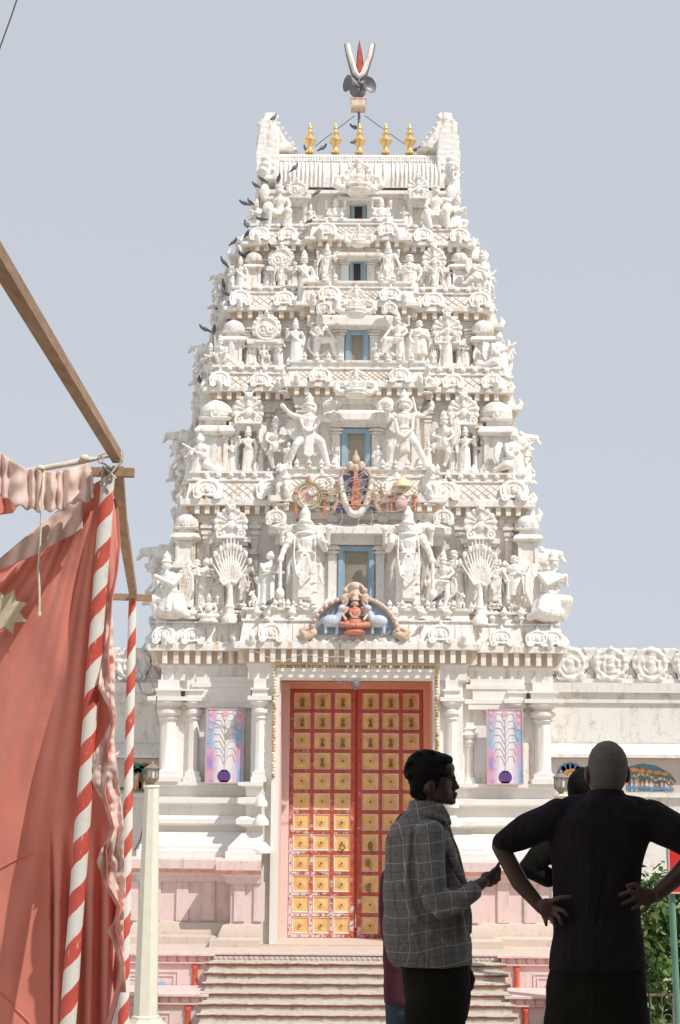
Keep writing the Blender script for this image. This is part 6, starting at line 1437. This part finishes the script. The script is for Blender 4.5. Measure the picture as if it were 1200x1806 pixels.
class Body:
    """places blobs by photo pixel on a plane at distance Y; radii in pixels"""
    def __init__(s, Y): s.Y = Y; s.k = mpp(1500, Y); s.b = MB()
    def P(s, x, y, d=0): return pt(x, y, s.Y) + V((0, d * s.k, 0))
    def e(s, x, y, rx, ry, rd=None, d=0, rot=None): s.b.ell(s.P(x, y, d), (rx * s.k, (rd or rx) * s.k, ry * s.k), 18, 12, rot)
    def c(s, pts, n=14):
        for a, b_ in zip(pts, pts[1:]): s.b.cap(s.P(a[0], a[1], a[3] if len(a) > 3 else 0), s.P(b_[0], b_[1], b_[3] if len(b_) > 3 else 0), a[2] * s.k, b_[2] * s.k, n)
    def rings(s, rows, n=28):
        """stack of ellipses: (x centre, y, half width, half depth, depth offset)"""
        vs = []
        for x, y, w_, d_, o in rows:
            for k in range(n): a = 2 * math.pi * k / n; vs.append(s.P(x + w_ * math.cos(a), y, o + d_ * math.sin(a)))
        m = len(rows); fs = [(i * n + k, (i + 1) * n + k, (i + 1) * n + (k + 1) % n, i * n + (k + 1) % n) for i in range(m - 1) for k in range(n)]
        fs += [tuple(range(n)), tuple((m - 1) * n + k for k in range(n))[::-1]]; s.b.add(vs, fs)
    def done(s, name, mt, parent, vox=.008, sm=4, amp=0, nsc=12.):
        me = sculpt(s.b, vox, sm, name, (mt,), amp, nsc); s.b = MB()
        return place(name, me, (0, 0, 0), parent)
# ---------------------------------------------------------------- man in the checked shirt
Y1 = 6.4; B1 = Body(Y1)
man1 = root('person', (pt(765, 1700, Y1).x, Y1, 0), 'young man in profile wearing a grey checked shirt, holding something small', 'person')
B = B1
def feet_z(B, x, z=0.0): return None
# body: head, neck, torso, arms, legs in one surface
B.e(757, 1372, 34, 40, 33); B.e(772, 1385, 27, 33, 27); B.e(778, 1400, 22, 18, 23); B.e(790, 1411, 11, 8, 14)                # cranium, face, jaw, chin
B.e(787, 1356, 16, 15, 24); B.e(793, 1367, 10, 7, 20)                                                                    # brow
B.c([(797, 1370, 5), (804, 1385, 5)]); B.e(805, 1388, 6.5, 5.0, 7); B.e(801, 1400, 7, 4.2, 10); B.e(800, 1406, 6, 4, 9); B.e(796, 1414, 9, 6, 11)  # nose, lips, chin
B.e(800, 1372, 4, 4, 4, -12)
B.c([(757, 1400, 25, 3), (753, 1440, 27, 5)])
B.e(757, 1386, 8, 12, 5, -30)                                                                                            # ear
B.rings([(748, 1432, 26, 24, 5), (746, 1452, 48, 34, 5), (748, 1500, 60, 42, 5), (756, 1580, 60, 46, 3), (765, 1650, 54, 42, 0), (770, 1720, 50, 38, 0), (772, 1760, 40, 30, 0)])
for dd, x0, x1 in ((-22, 758, 752), (26, 780, 786)):
    B.c([(x0, 1775, 28, dd * .7), (x1, 1900, 27, dd), (x1 + 2, 2015, 22, dd)]); B.c([(x1 + 2, 2020, 18, dd), (x1 + 35, 2037, 13, dd)])
B.c([(752, 1470, 24, -34), (764, 1580, 17, -68), (825, 1566, 13, -72), (848, 1552, 9.5, -62)]); B.e(855, 1546, 13, 12, 7, -58)  # right arm to the palm
B.c([(770, 1480, 22, 40), (800, 1600, 18, 48), (822, 1690, 12, 40), (826, 1712, 9, 38)]); B.e(829, 1724, 10, 14, 7, 36)
# fingers of the raised hand closing on a small thing
for pts in ([(857, 1540, 4.6, -62), (866, 1531, 4.2, -64), (872, 1526, 3.6, -66)],
            [(864, 1545, 4.8, -58), (874, 1541, 4.3, -62), (875, 1530, 3.8, -65), (871, 1525, 3.4, -66)],
            [(864, 1550, 4.8, -54), (875, 1547, 4.3, -56), (873, 1537, 3.8, -60)], [(860, 1555, 4.6, -50), (870, 1553, 4.1, -52), (869, 1546, 3.6, -55)], [(854, 1558, 4.2, -46), (862, 1558, 3.7, -48), (862, 1551, 3.3, -51)]): B.c(pts, 8)
# hanging left hand
for pts in ([(830, 1730, 4.6, 30), (836, 1744, 4.2, 30), (829, 1752, 3.7, 28)], [(826, 1733, 4.6, 34), (831, 1748, 4.2, 35), (823, 1754, 3.7, 33)], [(822, 1732, 4.6, 39), (825, 1747, 4.2, 40), (817, 1750, 3.6, 38)], [(819, 1728, 4.2, 44), (820, 1741, 3.7, 45), (814, 1744, 3.2, 44)], [(833, 1718, 4.8, 30), (838, 1730, 4.0, 26), (836, 1738, 3.5, 25)]): B.c(pts, 8)
B.done('body', 'skin', man1, .0048, 3)
B.e(751, 1363, 34, 40, 37); B.e(762, 1350, 33, 26, 34); B.e(780, 1341, 20, 12, 27); B.e(742, 1387, 20, 18, 27); B.e(732, 1370, 14, 16, 22); B.e(790, 1344, 9, 5, 17); B.e(770, 1362, 18, 16, 32, -4); B.c([(772, 1366, 7, -26), (768, 1386, 4, -27)]); B.c([(735, 1396, 12, 0), (748, 1404, 11, 14)]); B.c([(733, 1398, 11, -12), (746, 1404, 9, -16)])
for k in range(26):
    a = R(-10 + k * 8.2); B.e(751 + 34 * math.cos(a), 1361 - 36 * math.sin(a), 5, 4, 16, (k % 5 - 2) * 7)
B.done('hair', 'hair', man1, .006, 2, .0016, 60.)
B.rings([(750, 1412, 27, 26, 3), (751, 1419, 30, 29, 3), (752, 1430, 35, 31, 3), (752, 1442, 40, 33, 3)]); B.c([(775, 1424, 8, -20), (786, 1440, 7, -20), (792, 1452, 4, -18)]); B.c([(736, 1424, 9, -10), (760, 1436, 8, -28), (782, 1446, 6, -26)])
B.done('collar', 'plaid', man1, .005, 1)
B.c([(786, 1450, 2.5, -30), (806, 1500, 2.5, -34), (820, 1560, 2.5, -32), (828, 1640, 2.5, -28)], 8); B.done('shirt_placket', 'plaid', man1, .004, 1)
# shirt: rounded back, loose hem, rolled sleeve
B.rings([(752, 1424, 20, 25, 4), (750, 1430, 29, 29, 4), (748, 1436, 36, 32, 4), (740, 1455, 50, 40, 4), (742, 1480, 60, 47, 3), (744, 1520, 66, 51, 2), (746, 1570, 70, 53, 0), (749, 1620, 76, 56, 0), (755, 1665, 78, 58, 0), (759, 1690, 75, 58, 0), (762, 1702, 70, 57, 0)])
B.c([(716, 1690, 16, 0), (706, 1702, 8, 0)]); B.c([(818, 1660, 16, 10), (826, 1692, 8, 12)]); B.c([(760, 1424, 9, -16), (782, 1440, 5, -12), (790, 1448, 4, -6)])
B.c([(756, 1474, 28, -40), (757, 1530, 25, -58), (764, 1582, 23, -72), (796, 1584, 20, -78), (828, 1568, 16, -74)]); B.c([(748, 1560, 10, -80), (772, 1604, 10, -86), (800, 1596, 7, -92)]); B.c([(733, 1480, 6, -56), (742, 1540, 7, -74), (740, 1570, 5, -76)]); B.c([(770, 1480, 26, 36), (795, 1590, 22, 44), (815, 1672, 19, 38), (820, 1698, 17, 36)])
B.e(826, 1566, 12, 17, 19, -74)
B.c([(706, 1560, 7, -40), (735, 1620, 6, -54), (790, 1660, 5, -52)]); B.c([(700, 1640, 6, -40), (740, 1680, 6, -52)]); B.c([(790, 1500, 7, -40), (818, 1560, 6, -40), (826, 1640, 6, -36)])
B.c([(742, 1610, 4, -52), (700, 1660, 3, -40)]); B.c([(760, 1640, 4, -56), (720, 1690, 3, -46)]); B.c([(722, 1470, 4, -40), (716, 1540, 5, -46), (726, 1600, 3, -52)]); B.c([(700, 1580, 4, -36), (728, 1640, 4, -52), (745, 1690, 3, -56)])
B.done('shirt', 'plaid', man1, .0048, 2, .006, 9.)
B.rings([(768, 1682, 58, 50, 0), (770, 1720, 60, 53, 0), (771, 1765, 58, 50, 0), (772, 1800, 52, 46, 0)])
for dd, x0, x1 in ((-22, 752, 748), (26, 784, 790)): B.c([(x0, 1770, 40, dd), (x1, 1900, 35, dd), (x1 + 2, 2020, 27, dd)])
B.done('trousers', 'trouser', man1, .010, 3, .005, 8.)
B.c([(866, 1533, 3.0, -68), (872, 1523, 3.2, -69), (874, 1519, 2.6, -69)], 8); o = B.done('key_fob', 'iron', None, .003, 1); tag(o, 'small dark object pinched between the fingers of the man in the checked shirt', 'key fob')
# ---------------------------------------------------------------- grey haired man, hands on hips, seen from behind
Y2 = 5.9; B = Body(Y2)
man2 = root('person', (pt(1060, 1700, Y2).x, Y2, 0), 'grey haired man in dark shirt seen from behind with hands on his hips', 'person')
B.e(1072, 1352, 33, 40, 40); B.e(1070, 1380, 30, 30, 34, 6); B.c([(1070, 1392, 27, 0), (1067, 1430, 30, 0)])
for x in (1036, 1108): B.e(x, 1365, 5, 15, 9, 2); B.e(x + (2 if x < 1070 else -2), 1374, 4, 8, 6, 2)
B.rings([(1066, 1408, 30, 30, 0), (1064, 1424, 52, 34, 0), (1062, 1450, 92, 42, 0), (1056, 1520, 74, 44, 0), (1054, 1600, 70, 44, 0), (1055, 1690, 76, 48, 0), (1054, 1760, 80, 50, 0)])
for s, x0 in ((-1, 1018), (1, 1096)): B.c([(x0 + (8 if x0 < 1050 else -4), 1760, 34, 0), (x0, 1920, 32, 0), (x0, 2070, 25, 0)]); B.c([(x0, 2080, 20, 0), (x0 + s * 6, 2092, 15, 38)])
B.c([(986, 1440, 23, 0), (926, 1470, 17, -3), (882, 1491, 14, -6)]); B.c([(882, 1492, 15.5, -6), (915, 1555, 15.5, -14), (953, 1600, 11, -26)])
B.c([(1144, 1442, 24, 0), (1200, 1470, 20, -6), (1232, 1500, 16, -10)]); B.c([(1232, 1502, 17.5, -10), (1190, 1545, 16, -22), (1148, 1578, 12, -40)])
# left hand: heel on the hip, thumb to the back, fingers forward and down
B.e(962, 1597, 17, 15, 8, -34, Matrix.Rotation(R(20), 3, 'Y'))
for pts in ([(968, 1586, 5.0, -40), (984, 1579, 4.6, -52), (998, 1578, 4.0, -56)], [(974, 1598, 5.0, -40), (986, 1602, 4.6, -52), (993, 1610, 4.0, -54)], [(971, 1606, 4.8, -36), (981, 1615, 4.4, -48), (984, 1625, 3.9, -50)], [(964, 1611, 4.6, -28), (972, 1624, 4.2, -40), (973, 1630, 3.7, -42)], [(955, 1610, 4.6, -20), (959, 1622, 4, -28), (960, 1629, 3.5, -30)]): B.c(pts, 8)
# right hand: on the small of the back, fingers spread
B.e(1132, 1577, 19, 14, 8, -50, Matrix.Rotation(R(12), 3, 'Y'))
for pts in ([(1122, 1566, 5.0, -54), (1108, 1556, 4.6, -58), (1096, 1559, 4.0, -58)], [(1118, 1572, 5.0, -56), (1099, 1569, 4.6, -60), (1083, 1575, 3.9, -58)], [(1120, 1579, 4.8, -56), (1104, 1582, 4.4, -60), (1088, 1590, 3.8, -58)], [(1126, 1586, 4.6, -54), (1114, 1594, 4.2, -58), (1105, 1598, 3.6, -58)], [(1136, 1588, 4.4, -50), (1129, 1600, 4, -55), (1122, 1604, 3.4, -55)]): B.c(pts, 8)
B.done('body', 'skin2', man2, .0048, 3)
B.e(1072, 1349, 35.5, 43, 44, -2); B.e(1072, 1361, 34.5, 37, 44, -3); B.e(1071, 1374, 32, 30, 38, -2); B.done('hair', 'hairgrey', man2, .007, 3, .001, 60.)
B.rings([(1070, 1393, 31, 34, 0), (1068, 1403, 37, 37, 0), (1066, 1412, 64, 42, 0), (1064, 1428, 82, 46, 0), (1062, 1448, 100, 52, 0), (1057, 1480, 90, 52, 0), (1053, 1530, 80, 52, 0), (1052, 1600, 77, 52, 0), (1054, 1680, 84, 57, 0), (1055, 1711, 86, 58, 0)])
B.c([(1064, 1417, 22, 0), (1008, 1427, 25, 0)]); B.c([(1066, 1417, 22, 0), (1122, 1427, 26, 0)]); B.c([(984, 1438, 32, 0), (930, 1466, 29, -3), (888, 1486, 21, -5)]); B.c([(1146, 1444, 36, 0), (1190, 1466, 34, -4), (1220, 1490, 29, -8)]);
B.done('shirt', 'navy', man2, .0048, 3, .006, 9.)
B.rings([(1055, 1690, 80, 54, 0), (1052, 1740, 88, 56, 0), (1052, 1800, 90, 56, 0), (1052, 1850, 88, 50, 0)])
for x0 in (1005, 1098): B.c([(x0, 1800, 46, 0), (x0, 1930, 43, 0), (x0, 2085, 33, 0)])
B.done('trousers', 'trouser', man2, .011, 3, .006, 7.)
b = MB(); b.tube([B.P(1140, 1722, -12), B.P(1144, 1770, -10), B.P(1145, 1830, -8), B.P(1144, 1950, -6)], .0028, 5); b.build('trouser_piping', 'stripe3', man2)
# ---------------------------------------------------------------- third man, almost hidden behind the grey haired man
Y3 = 7.6; B = Body(Y3)
man3 = root('person', (pt(1035, 1700, Y3).x, Y3, 0), 'person mostly hidden behind the grey haired man, only head and elbow showing', 'person')
B.e(1034, 1394, 30, 36, 32); B.e(1036, 1412, 22, 20, 26, 8); B.c([(1034, 1420, 20, 0), (1034, 1450, 22, 0)]); B.e(1005, 1400, 4, 9, 6)
for q in (-1, 1): B.e(1036 + q * 9, 1398, 4, 3, 4, 27)
B.e(1036, 1405, 4, 7, 6, 30); B.e(1036, 1416, 8, 3, 4, 27)
B.rings([(1034, 1440, 30, 26, 0), (1036, 1465, 62, 34, 0), (1040, 1540, 56, 36, 0), (1044, 1640, 52, 36, 0), (1046, 1720, 54, 38, 0)])
for x0 in (1024, 1066): B.c([(x0, 1710, 32, 0), (x0, 1840, 25, 0), (x0, 1955, 18, 0)]); B.c([(x0, 1962, 15, 0), (x0, 1970, 12, -26)])
B.c([(982, 1482, 20, 0), (938, 1530, 16, 8), (1000, 1560, 12, 34)]); B.e(1008, 1562, 10, 10, 6, 38)
for k in range(4): B.c([(1012, 1556 + 4 * k, 3.6, 40), (1022, 1556 + 4.5 * k, 3.3, 42), (1028, 1558 + 4.5 * k, 3, 38)], 8)
B.c([(1006, 1554, 4, 36), (1014, 1546, 3.4, 34)], 8); B.c([(1094, 1480, 20, 0), (1110, 1560, 15, 10), (1070, 1590, 10, 36)]); B.e(1064, 1592, 9, 9, 6, 38)
for k in range(4): B.c([(1060, 1586 + 4 * k, 3.6, 40), (1050, 1587 + 4.5 * k, 3.2, 42)], 8)
B.c([(1064, 1584, 4, 36), (1058, 1577, 3.4, 34)], 8)
B.done('body', 'skin2', man3, .0048, 3)
B.e(1030, 1388, 31, 35, 31, -6); B.done('hair', 'hair', man3, .008, 3, .002, 50.)
B.rings([(1034, 1436, 28, 28, 0), (1034, 1452, 50, 34, 0), (1036, 1475, 70, 40, 0), (1040, 1560, 62, 42, 0), (1044, 1680, 60, 42, 0), (1045, 1700, 60, 42, 0)])
B.c([(984, 1482, 25, 0), (950, 1513, 22, 5), (936, 1530, 20, 8), (968, 1548, 17, 20)]); B.c([(1094, 1480, 25, 0), (1108, 1550, 20, 8)])
B.done('shirt', 'dark3', man3, .0048, 3, .004, 9.)
B.rings([(1045, 1690, 57, 40, 0), (1045, 1760, 58, 40, 0)]); 
for x0 in (1022, 1068): B.c([(x0, 1740, 33, 0), (x0, 1850, 28, 0), (x0, 1955, 22, 0)])
B.done('trousers', 'trouser', man3, .011, 3)
b = MB(); b.torus(B.P(944, 1520, 6), .052, .003, 20, 5, 'X'); b.torus(B.P(950, 1515, 6), .052, .003, 20, 5, 'X'); b.build('sleeve_stripes', 'stripe3', man3, 60)
# ---------------------------------------------------------------- small figure in plum behind the man in the checked shirt
Y4 = 8.2; B = Body(Y4)
man4 = root('person', (pt(715, 1700, Y4).x, Y4, 0), 'person in a plum top and jeans peeking out behind the checked shirt', 'person')
B.e(726, 1470, 26, 32, 28); B.e(730, 1486, 20, 18, 22); B.c([(724, 1490, 16, 0), (722, 1525, 18, 0)]); B.e(752, 1474, 5, 6, 5)
for q in (-1, 1): B.e(746, 1466, 4, 3, 4, q * 9)
B.e(749, 1484, 5, 3, 7)
B.rings([(722, 1515, 22, 22, 0), (722, 1540, 46, 30, 0), (722, 1600, 42, 32, 0), (722, 1680, 40, 32, 0), (722, 1750, 44, 34, 0)])
for x0 in (708, 740): B.c([(x0, 1745, 26, 0), (x0, 1830, 21, 0), (x0, 1915, 14, 0)]); B.c([(x0, 1920, 11, 0), (x0 + 22, 1926, 9, 0)])
B.c([(690, 1548, 18, 0), (686, 1650, 13, -4), (720, 1660, 9, -30)]); B.e(727, 1660, 9, 8, 6, -33)
for k in range(4): B.c([(732, 1654 + 4 * k, 3.4, -34), (742, 1655 + 4 * k, 3, -36)], 8)
B.c([(726, 1653, 3.6, -32), (733, 1647, 3.2, -32)], 8)
B.done('body', 'skin', man4, .0048, 3)
B.e(720, 1464, 27, 32, 29); B.done('hair', 'hair', man4, .008, 3)
B.rings([(722, 1514, 22, 24, 0), (722, 1530, 40, 30, 0), (720, 1560, 50, 36, 0), (720, 1650, 44, 36, 0), (720, 1740, 44, 38, 0), (722, 1770, 44, 40, 0)])
B.c([(692, 1552, 22, 0), (688, 1600, 20, -2), (688, 1646, 17, -4), (704, 1656, 14, -18)])
B.done('plum_top', 'purplecloth', man4, .008, 3, .004, 9.)
B.rings([(722, 1755, 40, 36, 0), (722, 1790, 42, 36, 0)])
for x0 in (706, 742): B.c([(x0, 1770, 27, 0), (x0, 1850, 23, 0), (x0, 1915, 17, 0)])
B.done('jeans', 'jeans', man4, .011, 3)
